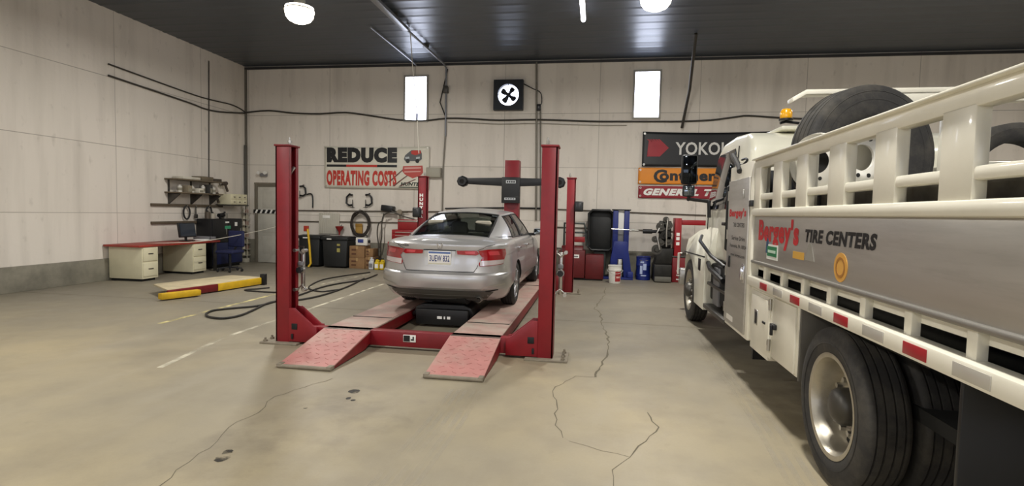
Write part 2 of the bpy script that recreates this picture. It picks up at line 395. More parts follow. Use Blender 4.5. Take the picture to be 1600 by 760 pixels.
for off in (0, 0.06, 0.12, 0.19, 0.25):
    P = [atz(*p) + Vector((off - .1, 0, 0)) for p in ((520, 900), (585, 790), (640, 720), (690, 660), (725, 610))]
    strip(smooth_path(P, 5), 0.035, 0.0008).build('tyre_track', TRACK, floor, smooth=False, kind='structure')
for off in (0, 0.07, 0.15):
    P = [atz(*p) + Vector((off, 0, 0)) for p in ((1235, 760), (1190, 680), (1145, 610), (1090, 530))]
    strip(smooth_path(P, 5), 0.04, 0.0008).build('tyre_track', TRACK, floor, smooth=False, kind='structure')
def spot(px, py, rx, ry, seed):
    r_ = random.Random(seed); c = atz(px, py); mb = MB(); t = bmesh.new()
    t.faces.new([t.verts.new((c.x + math.cos(a) * rx * (1 + r_.uniform(-.15, .15)), c.y + math.sin(a) * ry * (1 + r_.uniform(-.15, .15)), 0.0015)) for a in [i * 2 * PI / 18 for i in range(18)]])
    mb.add(t).build('stain', SPOT, floor, smooth=False, kind='structure')
spot(348, 717, 0.042, 0.05, 1); spot(356, 707, 0.03, 0.035, 2); spot(554, 612, 0.05, 0.05, 3); spot(545, 623, 0.02, 0.03, 4); spot(552, 626, 0.02, 0.02, 5); spot(478, 638, 0.015, 0.02, 6)

# door at the far left of the back wall, plus its hardware
DOORM = M('door_grey_white', '#c6c3b8', 0.55, var=0.06, scale=3, dirt='#8b867a', dirt_amt=0.3)
d0 = at(405, 292, YB); dx1 = d0.x + 0.95; dz = d0.z
dr = MB().box(d0.x, dx1, YB - .05, YB - .005, 0.01, dz, 0.006)
for zz in (0.25, 0.85, 1.55): dr.box(d0.x + .14, dx1 - .14, YB - .058, YB - .04, zz, zz + .5, 0.01)
dr = dr.build('door_1', DOORM, kind='structure')
fr = MB(); fr.box(d0.x - .09, d0.x, YB - .07, YB, 0, dz + .09, .006); fr.box(dx1, dx1 + .09, YB - .07, YB, 0, dz + .09, .006); fr.box(d0.x, dx1, YB - .07, YB, dz, dz + .09, .006)
fr.build('door_frame', M('door_frame_paint', '#6d675a', 0.6, var=0.1), dr, kind='structure')
hz = MB()
hz.box(d0.x - .12, dx1, YB - .075, YB - .058, 1.40, 1.50, .003)
hzb = hz.build('push_bar', LET_BLACK, dr, kind='structure')
hs = MB()
for i in range(7):
    x = d0.x - .08 + i * .15
    hs.prism([(x, 1.40), (x + .06, 1.40), (x + .11, 1.50), (x + .05, 1.50)], 'xz', YB - .079, YB - .074)
hs.build('stripe', LET_WHITE, hzb, smooth=False, kind='structure')
# ================================================================== FOUR POST LIFT
LC = Vector((-2.005, 8.1, 0))
lift = thing('four_post_lift', 'red four-post drive-on lift carrying the silver car, with two sloping pink ramps', 'car lift', LC)
RUNM = M('worn_runway_paint', '#a98a80', 0.65, var=0.16, scale=5, dirt='#a8a092', dirt_amt=0.9)
RAMPM = M('worn_ramp_paint', '#b67c76', 0.6, var=0.12, scale=4, dirt='#b39a8c', dirt_amt=0.75)
LY0, LY1, PH = 5.60, 10.50, 2.25
def post(xw, y0, s):         # xw: outer face, s: +1 opens towards +X
    d = 0.20; t = 0.022; wx = 0.165
    mb = MB()
    X = lambda a: xw + s * a
    def bx(a, b_, c, d_, e, f, bev=0.004): mb.box(min(X(a), X(b_)), max(X(a), X(b_)), c, d_, e, f, bev)
    bx(0, t, y0, y0 + d, 0.02, PH); bx(0, wx, y0, y0 + t, 0.02, PH); bx(0, wx, y0 + d - t, y0 + d, 0.02, PH)
    bx(wx - 0.02, wx, y0 + t, y0 + 0.055, 0.02, PH); bx(wx - 0.02, wx, y0 + d - 0.05, y0 + d - t, 0.02, PH)
    p = mb.build('post', RED, lift)
    m2 = MB(); m2.box(min(X(-.012), X(wx + .012)), max(X(-.012), X(wx + .012)), y0 - .012, y0 + d + .012, PH, PH + .022, .004); m2.build('top_plate', RED_D, p)
    m3 = MB(); m3.cyl((X(wx - .05), y0 + .1, PH + .02), (X(wx - .05), y0 + .1, PH + .11), .012); m3.cyl((X(wx - .05), y0 + .1, PH + .045), (X(wx - .05), y0 + .1, PH + .075), .024, seg=6); m3.build('adjuster_bolt', STEEL, p)
    m4 = MB(); m4.box(X(.03) - .02, X(.03) + .02, y0 + .06, y0 + .13, .1, PH - .05, .003)
    for i in range(22): m4.box(X(.05) - .012, X(.05) + .012, y0 + .07, y0 + .12, .15 + i * .09, .18 + i * .09)
    m4.build('lock_ladder', DSTEEL, p)
    m5 = MB(); a, b_ = sorted((X(-.16), X(wx + .13))); m5.box(a, b_, y0 - .07, y0 + d + .10, 0.0, .022, .004)
    bp = m5.build('base_plate', DIRTY, p)
    for (ax, ay) in ((-.11, -.03), (-.11, d + .06), (-.11, d / 2)):
        m6 = MB(); m6.cyl((X(ax), y0 + ay, .022), (X(ax), y0 + ay, .065), .012, seg=8); m6.cyl((X(ax), y0 + ay, .022), (X(ax), y0 + ay, .042), .024, seg=6); m6.build('anchor_bolt', DIRTY, bp)
    return p
XLp, XRp = -3.60, -0.413
pfl = post(XLp, LY0, 1); pfr = post(XRp, LY0, -1); prl = post(XLp, LY1, 1); prr = post(XRp, LY1, -1)
# white maker lettering up the rear left post
fr_ = lambda u, v: (XLp + .030 + u, LY1 - .0025, 1.28 + v)
z = 1.93
for ch in 'HUNTER':
    z -= 0.085
    text_to(ch, lambda u, v, z=z: (XLp + .040 + u, LY1 - .003, z + v), .075, .066, 0.05).build('lettering', LET_WHITE, prl, smooth=False)
# cross beams with gusseted ends
def beam(y, front):
    mb = MB(); mb.box(XLp + .03, XRp - .03, y + .045, y + .155, .035, .205, .006); b = mb.build('cross_beam', RED, lift)
    for s, xx in ((1, XLp + .165), (-1, XRp - .165)):
        g = MB(); P = [(xx, .03), (xx + s * .34, .03), (xx + s * .34, .215), (xx + s * .30, .222), (xx + s * .065, .415), (xx, .415)]
        g.prism(P, 'xz', y - .004 if front else y + .02, y + .022 if front else y + .05, .003); g.prism(P, 'xz', y + .16, y + .185, .003)
        go = g.build('gusset', RED, b)
        h = MB(); yy = y - .006
        h.box(xx + s * .07 - .035, xx + s * .07 + .035, yy - .004, yy + .004, .17, .24, .004); h.build('latch_plate', BLACKM, go); h = MB(); h.box(xx + s * .045 - .012, xx + s * .045 + .012, yy - .01, yy + .004, .06, .12, .003)
        h.build('latch_plate', BLACKM, go)
    return b
bf = beam(LY0, True); br_ = beam(LY1, False)
sg = MB(); P0 = at(630, 529, LY0 + .03); sg.box(P0.x, P0.x + .145, LY0 + .038, LY0 + .046, .095, .175, .002); sgo = sg.build('caution_sticker', LET_WHITE, bf)
s2 = MB(); s2.box(P0.x + .006, P0.x + .078, LY0 + .034, LY0 + .039, .102, .168); s2.build('sticker_print', LET_BLACK, sgo)
s3 = MB(); s3.prism([(P0.x + .09, .115), (P0.x + .125, .115), (P0.x + .125, .158), (P0.x + .11, .158), (P0.x + .11, .13), (P0.x + .09, .13)], 'xz', LY0 + .034, LY0 + .039); s3.build('sticker_print', LET_BLACK, sgo)
RW = [(-3.015, -2.47), (-1.535, -0.985)]
RZ = .205
for (xa, xb) in RW:
    mb = MB(); mb.box(xa, xb, LY0 + .03, 11.05, RZ - .018, RZ, .003); mb.mi = 1
    mb.box(xa + .008, xa + .045, LY0 + .03, 11.05, .055, RZ - .018, .003); mb.box(xb - .045, xb - .008, LY0 + .03, 11.05, .055, RZ - .018, .003)
    mb.box(xa + .06, xb - .06, LY0 + .03, 11.05, RZ - .05, RZ - .02); mb.box(xa + .03, xb - .03, 11.0, 11.05, .055, RZ + .10, .004)
    rw = mb.build('runway', [RUNM, RED_D], lift)
    for (ya, yb) in ((6.34, 8.35), (9.95, 10.75)):       # slip plates and turn plates let into the runway
        sp_ = MB(); sp_.box(xa + .015, xb - .015, ya, yb, RZ, RZ + .006, .002); so = sp_.build('slip_plate', RUNM, rw)
        ed = MB(); ed.box(xa + .012, xb - .012, ya - .012, ya, RZ - .001, RZ + .0075); ed.build('edge_strip', DSTEEL, so)
    # ramp
    y0, y1 = 4.73, LY0 + .03
    mb = MB(); mb.prism([(y0, .030), (y1, RZ - .002), (y1, RZ - .022), (y0, .012)], 'yz', xa - .005, xb + .005)
    mb.mi = 1
    for xx in (xa - .005, xb - .015): mb.prism([(y0 + .02, .008), (y0 + .02, .022), (y1, RZ - .02), (y1, .06), (y1 - .15, .02)], 'yz', xx, xx + .02)
    mb.mi = 0
    for i in range(9):           # raised tread marks on the ramp plate
        for j in range(5):
            t = (i + .5) / 9.5 + .02; yy = y0 + t * (y1 - y0) + .02; zz = .030 + (yy - y0) / (y1 - y0) * (RZ - .032)
            xx = xa + .06 + (j + .5 * (i % 2)) * .1; q = 1 if (i + j) % 2 else -1
            mb.rbox((xx, yy, zz), (.055, .012, .008), Matrix.Rotation(math.radians(11), 3, 'X') @ Matrix.Rotation(q * .6, 3, 'Z'), .003)
    rp = mb.build('ramp', [RAMPM, RED_D], lift)
    rl = MB(); rl.cyl((xa - .005, y0 - .003, .020), (xb + .005, y0 - .003, .020), .020, seg=14); rl.box(xa - .01, xa + .04, y0 - .02, y0 + .06, .005, .045, .006); rl.box(xb - .04, xb + .01, y0 - .02, y0 + .06, .005, .045, .006)
    rl.build('ramp_roller', DIRTY, rp)
    hg = MB(); hg.cyl((xa, y1, RZ - .012), (xb, y1, RZ - .012), .014, seg=10); hg.build('hinge', DSTEEL, rp)

# rolling jack between the runways
JBLK = M('jack_black', '#0d0d0e', .5)
jk = thing('rolling_jack', 'black rolling bridge jack between the lift runways under the car tail', 'jack', (-2.0, 7.1, 0.10))
mb = MB(); mb.prism([(-2.42, .17), (-1.58, .17), (-1.62, .26), (-1.72, .30), (-2.28, .30), (-2.38, .26)], 'xz', 6.95, 7.38, .012); mb.build('jack_body', JBLK, jk)
mb = MB(); mb.box(-2.462, -1.543, 7.02, 7.30, .125, .17, .006); mb.build('cross_frame', BLACK, jk)
for xx in (-2.25, -1.75):
    mb = MB(); mb.box(xx - .06, xx + .06, 7.08, 7.25, .30, .32, .008); mb.cyl((xx, 7.165, .32), (xx, 7.165, .35), .045); mb.build('lift_pad', BLACK, jk)
mb = MB(); mb.box(-2.36, -1.64, 6.86, 6.95, .035, .245, .014); mb.build('pump_box', JBLK, jk)
for i, (xa, xb, m_) in enumerate(((-2.06, -1.995, LET_WHITE), (-1.97, -1.95, LET_WHITE), (-1.925, -1.88, LET_WHITE))):
    mb = MB(); mb.box(xa, xb, 6.854, 6.8605, .12, .155); mb.build('label', m_, jk)

# wheel clamps hung on the two front posts
def clamp(loc, label, s):
    t = thing('wheel_clamp', label, 'wheel clamp', loc, 'alignment wheel clamps')
    x, y, z = loc
    mb = MB(); mb.box(x - .02, x + .02, y - .018, y + .018, z - .22, z + .25, .006); mb.cyl((x, y - .02, z + .02), (x, y - .06, z + .02), .04); mb.build('centre_bar', STEEL, t)
    for zz, q in ((.20, 1), (-.16, -1)):
        mb = MB(); mb.tube([(x - .055, y - .02, z + zz + q * .05), (x, y - .02, z + zz), (x + .055, y - .02, z + zz + q * .05)], .011); mb.cyl((x - .055, y - .02, z + zz + q * .05), (x - .055, y - .1, z + zz + q * .05), .02); mb.cyl((x + .055, y - .02, z + zz + q * .05), (x + .055, y - .1, z + zz + q * .05), .02); mb.build('claw_arm', STEEL, t)
    mb = MB(); mb.cyl((x, y - .06, z + .02), (x, y - .10, z + .02), .035, seg=8); mb.build('knob', BLACK, t)
    mb = MB(); mb.box(x - .03, x + .03, y - .07, y - .03, z + .07, z + .12, .01); mb.build('target_box', GREYP, t)
    mb = MB(); mb.tube([(x, y, z + .25), (x, y + .02, z + .29), (x - s * .1, y + .02, z + .29)], .008); mb.build('hook', DSTEEL, t)
p_ = at(471, 424, 5.82); clamp((p_.x + .02, 5.83, p_.z), 'steel wheel clamp hung inside the near left red lift post', 1)
p_ = at(869, 430, 5.82); clamp((p_.x + .05, 5.86, p_.z), 'steel wheel clamp hung outside the near right red lift post', 1)
# air hose tail and grey handle on the left post
mb = MB(); p_ = at(466, 272, 5.85); mb.bar((p_.x - .05, 5.72, p_.z - .05), (p_.x + .035, 5.72, p_.z + .07), .03, .03, .006); mb.build('lock_lever', STEEL, pfl)

# ================================================================== SILVER CAR
CX, CY, CZ = -2.0, 7.79, RZ + .006
car = thing('sedan', 'silver four-door sedan on the red lift, seen from behind', 'car', (CX, CY, CZ))
def paint():
    m = M('silver_car_paint', '#bab9b8', 0.32, 0.55, coat=0.6); return m
SILVER = paint()
CARGLASS = GLASS('tinted_car_glass', '#a4aca8')
TAILRED = M('tail_lamp_red', '#9c101a', 0.15, coat=1.0); TAILCLR = M('tail_lamp_clear', '#d9cfd0', 0.15, 0.3, coat=1.0); TAILHOT = M('lens_highlight_pink', '#cc3d46', 0.2, coat=1.0)
GAP = M('panel_gap', '#222224', 0.8)
VAL = M('shaded_valance', '#56554f', 0.5, 0.3)  # shade on the silver lower bumper, painted in as darker grey
# rings: z, rear y, half width, corner length
RG = [(.155, -.86, .76, .50), (.195, -.97, .83, .52), (.25, -1.05, .865, .55), (.312, -1.085, .885, .55), (.328, -1.10, .895, .55), (.352, -1.128, .905, .55), (.42, -1.150, .922, .55),
      (.49, -1.148, .924, .55), (.530, -1.138, .924, .55), (.548, -1.118, .923, .55), (.558, -1.082, .922, .54), (.62, -1.068, .918, .54), (.74, -1.055, .908, .54), (.845, -1.050, .897, .54),
      (.885, -1.062, .885, .54), (.915, -1.058, .870, .53), (.940, -1.02, .845, .52), (.955, -.96, .805, .50)]
def zfront(z, y):
    t = min(max((y - 2.1) / 1.75, 0), 1); t = t * t * (3 - 2 * t)
    k = 1 - t * (0.22 if z > .6 else 0.22 * z / .6) if z > .3 else 1
    b = 0.0
    if z > .86: b = 0.02 * math.sin(min(max((y + .9) / 3.0, 0), 1) * PI)
    return z * k + b
def outline(yr, w, Lr, zi):
    w *= .962
    pts = []; p = 2.9; yf = 3.77 - (0.12 if zi < 3 else 0) - max(0, zi - 9) * .05; Lf = .85
    for k in range(15):
        t = k / 14 * PI / 2; pts.append((w * math.sin(t) ** (2 / p), yr + Lr * (1 - math.cos(t) ** (2 / p))))
    ya, yb = yr + Lr, yf - Lf
    for k in range(1, 46): pts.append((w, ya + (yb - ya) * k / 46))
    for k in range(15):
        t = PI / 2 - k / 14 * PI / 2; q = 2.3; pts.append((w * math.sin(t) ** (2 / q), yf - Lf * (1 - math.cos(t) ** (2 / q))))
    return pts
bm = bmesh.new(); rings = []
for zi, (z, yr, w_, Lr) in enumerate(RG):
    half = outline(yr, w_, Lr, zi)
    R_ = [(x, y) for x, y in half]; Lh = [(-x, y) for x, y in half[-2:0:-1]]
    ring = []
    for x, y in R_ + Lh:
        zz = zfront(z, y)
        # wheel-arch shoulders: gentle waist along the doors
        wx = x
        if .3 < z < .62 and .5 < y < 2.3: wx = x * (1 - .018 * math.sin((y - .5) / 1.8 * PI))
        if z < .35 and -.4 < y < 3.2: wx *= .985
        ring.append(bm.verts.new((wx, y, zz)))
    rings.append(ring)
n = len(rings[0])
for a, b_ in zip(rings, rings[1:]):
    for k in range(n): bm.faces.new((a[k], a[(k + 1) % n], b_[(k + 1) % n], b_[k]))
nh = len(outline(-1, .9, .5, 5))
bm.faces.new(rings[0][::-1])
top = rings[-1]; NX = 14; rows = []
for k in range(nh):
    r_ = top[k]; l_ = top[(n - k) % n]
    if k in (0, nh - 1): rows.append([r_] * (NX + 1)); continue
    row = [r_]
    for j in range(1, NX):
        s = 1 - 2 * j / NX
        y = r_.co.y; cr = .035 + .02 * min(max((y - 1.9) / .6, 0), 1)
        cr += .03 * math.exp(-((y + .55) / .28) ** 2)
        ed = (1 - abs(s) ** 2.5)
        row.append(bm.verts.new((r_.co.x * s, y, r_.co.z + cr * ed)))
    row.append(l_); rows.append(row)
for k in range(nh - 1):
    for j in range(NX):
        q = [rows[k][j], rows[k][j + 1], rows[k + 1][j + 1], rows[k + 1][j]]
        u = []
        for v in q:
            if v not in u: u.append(v)
        if len(u) >= 3: bm.faces.new(u)
bmesh.ops.recalc_face_normals(bm, faces=bm.faces[:])
me = bpy.data.meshes.new('body_shell'); bm.to_mesh(me); bm.free(); me.materials.append(SILVER); me.materials.append(DARK)
bo = bpy.data.objects.new('body_tmp', me); sc.collection.objects.link(bo)
cut = MB()
for yy in (0, 2.80):
    for s in (-1, 1): cut.cyl((s * .62, yy, .315), (s * 1.1, yy, .315), .352, seg=48)
cme = bpy.data.meshes.new('cut'); cut.bm.to_mesh(cme); cut.bm.free(); cme.materials.append(SILVER); cme.materials.append(DARK)
for p in cme.polygons: p.material_index = 1
co = bpy.data.objects.new('cut_tmp', cme); sc.collection.objects.link(co)
md = bo.modifiers.new('b', 'BOOLEAN'); md.operation = 'DIFFERENCE'; md.object = co; md.solver = 'EXACT'; md.material_mode = 'INDEX'
dg = bpy.context.evaluated_depsgraph_get(); bme = bpy.data.meshes.new_from_object(bo.evaluated_get(dg))
bpy.data.objects.remove(bo); bpy.data.objects.remove(co)
mb = MB(); mb.bm.from_mesh(bme)
bmesh.ops.remove_doubles(mb.bm, verts=mb.bm.verts[:], dist=1e-5)
BVH = BVHTree.FromBMesh(mb.bm)
CARM = Matrix.Translation((CX, CY, CZ))
mb.bm.transform(CARM); body = mb.build('body', [SILVER, DARK], car, ang=28)

def proj_car(u, v, side, bvh=None):
    B = bvh or BVH
    o, d = {'rear': (Vector((u, -3, v)), Vector((0, 1, 0))), 'right': (Vector((3, u, v)), Vector((-1, 0, 0))), 'left': (Vector((-3, u, v)), Vector((1, 0, 0)))}[side]
    h = B.ray_cast(o, d)
    return (h[0], h[1]) if h[0] is not None else (None, None)
def patch(outl, side, name, mat, parent, off=.006, step=.03, smooth=True, curve=True):
    P = []
    for i in range(len(outl)):
        a = Vector(outl[i]); b_ = Vector(outl[(i + 1) % len(outl)]); k = max(1, int((b_ - a).length / step))
        for q in range(k): P.append(a.lerp(b_, q / k))
    t = bmesh.new(); V = [t.verts.new((p.x, p.y, 0)) for p in P]
    E_ = [t.edges.new((V[i], V[(i + 1) % len(V)])) for i in range(len(V))]
    bmesh.ops.triangle_fill(t, edges=E_, use_beauty=True, use_dissolve=False)
    for _ in range(4):
        L_ = [e for e in t.edges if e.calc_length() > step * 1.6]
        if not L_: break
        bmesh.ops.subdivide_edges(t, edges=L_, cuts=1); bmesh.ops.triangulate(t, faces=t.faces[:])
    bad = []
    for v in t.verts:
        h, nn = proj_car(v.co.x, v.co.y, side)
        if h is None: bad.append(v); continue
        v.co = CARM @ (h + nn * off)
    bmesh.ops.delete(t, geom=bad, context='VERTS')
    bmesh.ops.recalc_face_normals(t, faces=t.faces[:])
    m = MB(); m.add(t); return m.build(name, mat, parent, smooth=smooth, ang=60)
def line(pts, side, wd, name, mat, parent, off=.0022):
    P = []
    for i in range(len(pts) - 1):
        a = Vector(pts[i]); b_ = Vector(pts[i + 1]); k = max(1, int((b_ - a).length / .025))
        for q in range(k): P.append(a.lerp(b_, q / k))
    P.append(Vector(pts[-1])); A, B_ = [], []
    for i, p in enumerate(P):
        d = (P[min(i + 1, len(P) - 1)] - P[max(i - 1, 0)]).normalized(); nrm = Vector((-d.y, d.x)) * wd / 2
        h1, n1 = proj_car(*(p + nrm), side); h2, n2 = proj_car(*(p - nrm), side)
        if h1 is None or h2 is None: continue
        A.append(CARM @ (h1 + n1 * off)); B_.append(CARM @ (h2 + n2 * off))
    m = MB(); m.grid([A, B_]); return m.build(name, mat, parent)
# tail lamps
for s in (1, -1):
    S_ = lambda L: [(s * x, z) for x, z in L]
    tl = patch(S_([(.50, .845), (.62, .862), (.72, .868), (.815, .868), (.825, .80), (.80, .668), (.66, .650), (.525, .640), (.51, .675), (.555, .755), (.52, .795)]), 'rear', 'tail_lamp', TAILRED, car, .008)
    patch(S_([(.528, .712), (.66, .718), (.808, .728), (.797, .674), (.66, .656), (.530, .646)]), 'rear', 'reverse_lens', TAILCLR, tl, .010)
    patch(S_([(.62, .835), (.74, .84), (.76, .79), (.64, .785)]), 'rear', 'lens_highlight', TAILHOT, tl, .010)  # highlight on the red lens, painted as a pinker patch
    pt_ = patch(S_([(.225, .838), (.485, .845), (.515, .80), (.475, .782), (.235, .79)]), 'rear', 'trunk_lamp', TAILRED, car, .008)
    patch(S_([(.33, .83), (.46, .835), (.46, .803), (.34, .803)]), 'rear', 'lens_highlight', TAILHOT, pt_, .010)  # painted pink highlight on the trunk lens
    line(S_([(.505, .660), (.49, .62), (.455, .566)]), 'rear', .008, 'trunk_gap', GAP, body)
    line(S_([(.49, .848), (.56, .872), (.60, .90), (.70, .925)]), 'rear', .006, 'trunk_gap', GAP, body)
line([(-.455, .566), (.455, .566)], 'rear', .010, 'trunk_gap', GAP, body)
patch([(-.215, .842), (.21, .842), (.205, .835), (.19, .645), (.17, .632), (-.18, .632), (-.20, .645)], 'rear', 'plate_garnish', M('silver_garnish', '#bdbcb8', 0.3, 0.7), car, .004)
line([(-.22, .842), (.215, .842)], 'rear', .016, 'trunk_grip', GAP, body, .014)
# number plate
h, nn = proj_car(0, .745, 'rear'); py_ = CY + h.y - .016
pl_ = MB(); pl_.box(CX - .155, CX + .155, py_, py_ + .006, CZ + .650, CZ + .828, .004); pl_.box(CX - .15, CX + .15, py_ + .004, py_ + .045, CZ + .66, CZ + .82); plate = pl_.build('licence_plate', LET_WHITE, car)
NAVY = M('plate_navy', '#2b3a78', 0.5)
m_ = MB(); m_.box(CX - .148, CX + .148, py_ - .0008, py_ + .002, CZ + .795, CZ + .820); m_.build('plate_band', M('plate_blue', '#5a74a8', 0.5), plate)
text_to('3UEW 832', lambda u, v: (CX - .135 + u, py_ - .0012, CZ + .692 + v), .27, .082, .02).build('plate_number', NAVY, plate, smooth=False)
m_ = MB(); m_.box(CX - .148, CX + .148, py_ - .0008, py_ + .002, CZ + .656, CZ + .672); m_.build('plate_band', M('plate_pale', '#cfcdb8', 0.5), plate)
# H badge and model lettering
h, nn = proj_car(0, .893, 'rear'); by = CY + h.y - .006
m_ = MB()
for s in (-1, 1): m_.prism([(CX + s * .010, CZ + .872), (CX + s * .022, CZ + .872), (CX + s * .030, CZ + .922), (CX + s * .016, CZ + .922)], 'xz', by - .004, by + .012)
m_.box(CX - .014, CX + .014, by - .004, by + .012, CZ + .891, CZ + .902); m_.tube([(CX - .036, by, CZ + .93), (CX - .026, by, CZ + .864), (CX + .026, by, CZ + .864), (CX + .036, by, CZ + .93)], .004, closed=True)
m_.build('badge', CHROME, car)
h, nn = proj_car(-.52, .885, 'rear')
def lfn(u, v):
    h, nn = proj_car(-.60 + u, .878 + v, 'rear'); return CARM @ (h + Vector((0, -.004, 0)))
text_to('ACCORD', lfn, .17, .022, .03).build('model_lettering', M('dark_chrome', '#4a4a4c', 0.3, 0.6), car, smooth=False)
# bumper details
patch([(-.62, .322), (.62, .322), (.70, .305), (.60, .205), (-.60, .205), (-.70, .305)], 'rear', 'valance_shade', VAL, car, .004)
for s in (1, -1):
    line([(s * .84, .415), (s * .70, .398), (s * .60, .375), (s * .56, .340)], 'rear', .018, 'crease_highlight', M('bumper_highlight', '#c4c2be', 0.3, 0.7), body, .004)  # bright strip painting the glint along the bumper crease
    patch([(s * .60, .325), (s * .76, .35), (s * .76, .335), (s * .61, .305)], 'rear', 'reflector', TAILRED if False else GAP, car, .005)
ex = MB(); ex.lathe([(.036, 0), (.040, .005), (.040, .16), (.034, .16), (.034, .01)], (CX + .52, CY - 1.05, CZ + .205), (0, 1, 0), 20); ex.build('exhaust_tip', STEEL, car)
un = MB(); un.box(CX - .60, CX + .60, CY - .85, CY + 3.4, CZ + .17, CZ + .30, .02); un.cyl((CX + .35, CY - .9, CZ + .22), (CX - .35, CY - .75, CZ + .22), .10); un.box(CX - .72, CX + .72, CY - .06, CY + .06, CZ + .26, CZ + .36, .02); un.build('underbody', DARK, car)
fl = patch([(-.62, .21), (-.38, .21), (-.38, .165), (-.6, .165)], 'rear', 'mud_guard', GAP, car, .003)

# greenhouse --------------------------------------------------------
def lerp(a, b_, t): return a + (b_ - a) * t
def crv(tab, y):
    if y <= tab[0][0]: return tab[0][1]
    for (a, va), (b_, vb) in zip(tab, tab[1:]):
        if y <= b_:
            t = (y - a) / (b_ - a); return lerp(va, vb, t)
    return tab[-1][1]
def smooth_tab(tab, n=8):
    P = smooth_path([(a, v, 0) for a, v in tab], n); return [(p.x, p.y) for p in P]
ROOFZ = smooth_tab([(.30, 1.325), (.55, 1.365), (.9, 1.40), (1.3, 1.415), (1.65, 1.395), (1.95, 1.35)])
GUT = smooth_tab([(0, .500), (.2, .555), (.45, .580), (.75, .570), (1.0, .525)])
def roof_pt(s, t):
    yr = .36 + .07 * s * s; yf = 1.93 - .16 * s * s
    y = lerp(yr, yf, t); x = s * crv(GUT, t); return Vector((x, y, crv(ROOFZ, y) - .17 * x * x * (1.0)))
NS, NT = 16, 26
rf = MB(); rf.grid([[CARM @ roof_pt(-1 + 2 * j / NS, i / NT) for j in range(NS + 1)] for i in range(NT + 1)])
rf.build('roof', SILVER, car)
def beltz(y): return crv([(-.8, .985), (-.3, .965), (.4, .965), (2.2, .945), (2.7, .95)], y)
# side: columns of (bottom y, bottom x, t on the gutter)
COL = [(-.60, .545, 0.0), (-.42, .665, .012), (-.20, .745, .03), (.02, .785, .055), (.30, .80, .15), (.55, .807, .24), (.72, .81, .315), (.80, .81, .36), (1.10, .81, .48), (1.40, .808, .58), (1.75, .80, .68), (2.02, .785, .80), (2.14, .77, .87), (2.34, .71, .985), (2.40, .67, 1.0)]
NV = 10
def side_pt(c, v, s):
    yb, xb, t = c; tp = roof_pt(1, t); b_ = Vector((xb, yb, beltz(yb)))
    p = b_.lerp(tp, v); p.x += .028 * math.sin(v * PI) * (1 if xb > .6 else .4); p.x *= s; return p
def colat(f):
    i = min(int(f), len(COL) - 2); a, b_ = COL[i], COL[i + 1]; k = f - i; return tuple(lerp(a[q], b_[q], k) for q in range(3))
CA, CB, CC, CD = 3.0, 6.0, 7.0, 12.0      # glass: columns CA..CB rear door, CC..CD front door
V0, V1 = .06, .93
for s in (1, -1):
    # pillars: fill quads where there is no glass
    mb = MB(); t = bmesh.new(); fs = [i * .5 for i in range((len(COL) - 1) * 2 + 1)]; vs = [0, V0] + [V0 + (V1 - V0) * k / 8 for k in range(1, 9)] + [1.0]
    G = {}
    for i, f in enumerate(fs):
        for j, v in enumerate(vs): G[i, j] = t.verts.new(CARM @ side_pt(colat(f), v, s))
    for i in range(len(fs) - 1):
        for j in range(len(vs) - 1):
            fm = (fs[i] + fs[i + 1]) / 2; vm = (vs[j] + vs[j + 1]) / 2
            if V0 < vm < V1 and (CA < fm < CB or CC < fm < CD): continue
            t.faces.new((G[i, j], G[i + 1, j], G[i + 1, j + 1], G[i, j + 1]))
    bmesh.ops.recalc_face_normals(t, faces=t.faces[:]); mb.add(t); mb.build('side_frame', SILVER, car)
    for fa, fb in ((CA, CB), (CC, CD)):
        rows = [[CARM @ side_pt(colat(lerp(fa, fb, i / 12)), lerp(V0, V1, j / 8), s) - Vector((s * .006, 0, 0)) for i in range(13)] for j in range(9)]
        g = MB(); g.grid(rows); go = g.build('side_window', CARGLASS, car)
        pr = [CARM @ side_pt(colat(lerp(fa, fb, i / 12)), V0, s) for i in range(13)] + [CARM @ side_pt(colat(fb), lerp(V0, V1, j / 8), s) for j in range(1, 9)] + [CARM @ side_pt(colat(lerp(fb, fa, i / 12)), V1, s) for i in range(1, 13)] + [CARM @ side_pt(colat(fa), lerp(V1, V0, j / 8), s) for j in range(1, 8)]
        r2 = MB(); r2.tube(pr, .010, 6, True); r2.build('window_seal', BLACK, go)
    bp = [[CARM @ (side_pt(colat(lerp(CB - .05, CC + .05, i / 2)), lerp(V0, V1, j / 6), s) + Vector((s * .004, 0, 0))) for i in range(3)] for j in range(7)]
    g = MB(); g.grid(bp); g.build('pillar_cover', BLACK, car)
    dv = [[CARM @ (side_pt(colat(lerp(3.95, 4.08, i / 1)), lerp(V0, V1, j / 6), s) + Vector((s * .004, 0, 0))) for i in range(2)] for j in range(7)]
    g = MB(); g.grid(dv); g.build('window_divider', BLACK, car)
def rear_pt(u, v):
    b_ = Vector((u * .545, -.69 + .09 * u * u, .985)); tp = roof_pt(u, 0); p = b_.lerp(tp, v); p.z += .022 * math.sin(v * PI); return p
def front_pt(u, v):
    b_ = Vector((u * .67, 2.68 - .28 * u * u, .95)); tp = roof_pt(u, 1); p = b_.lerp(tp, v); p.z += .03 * math.sin(v * PI); return p
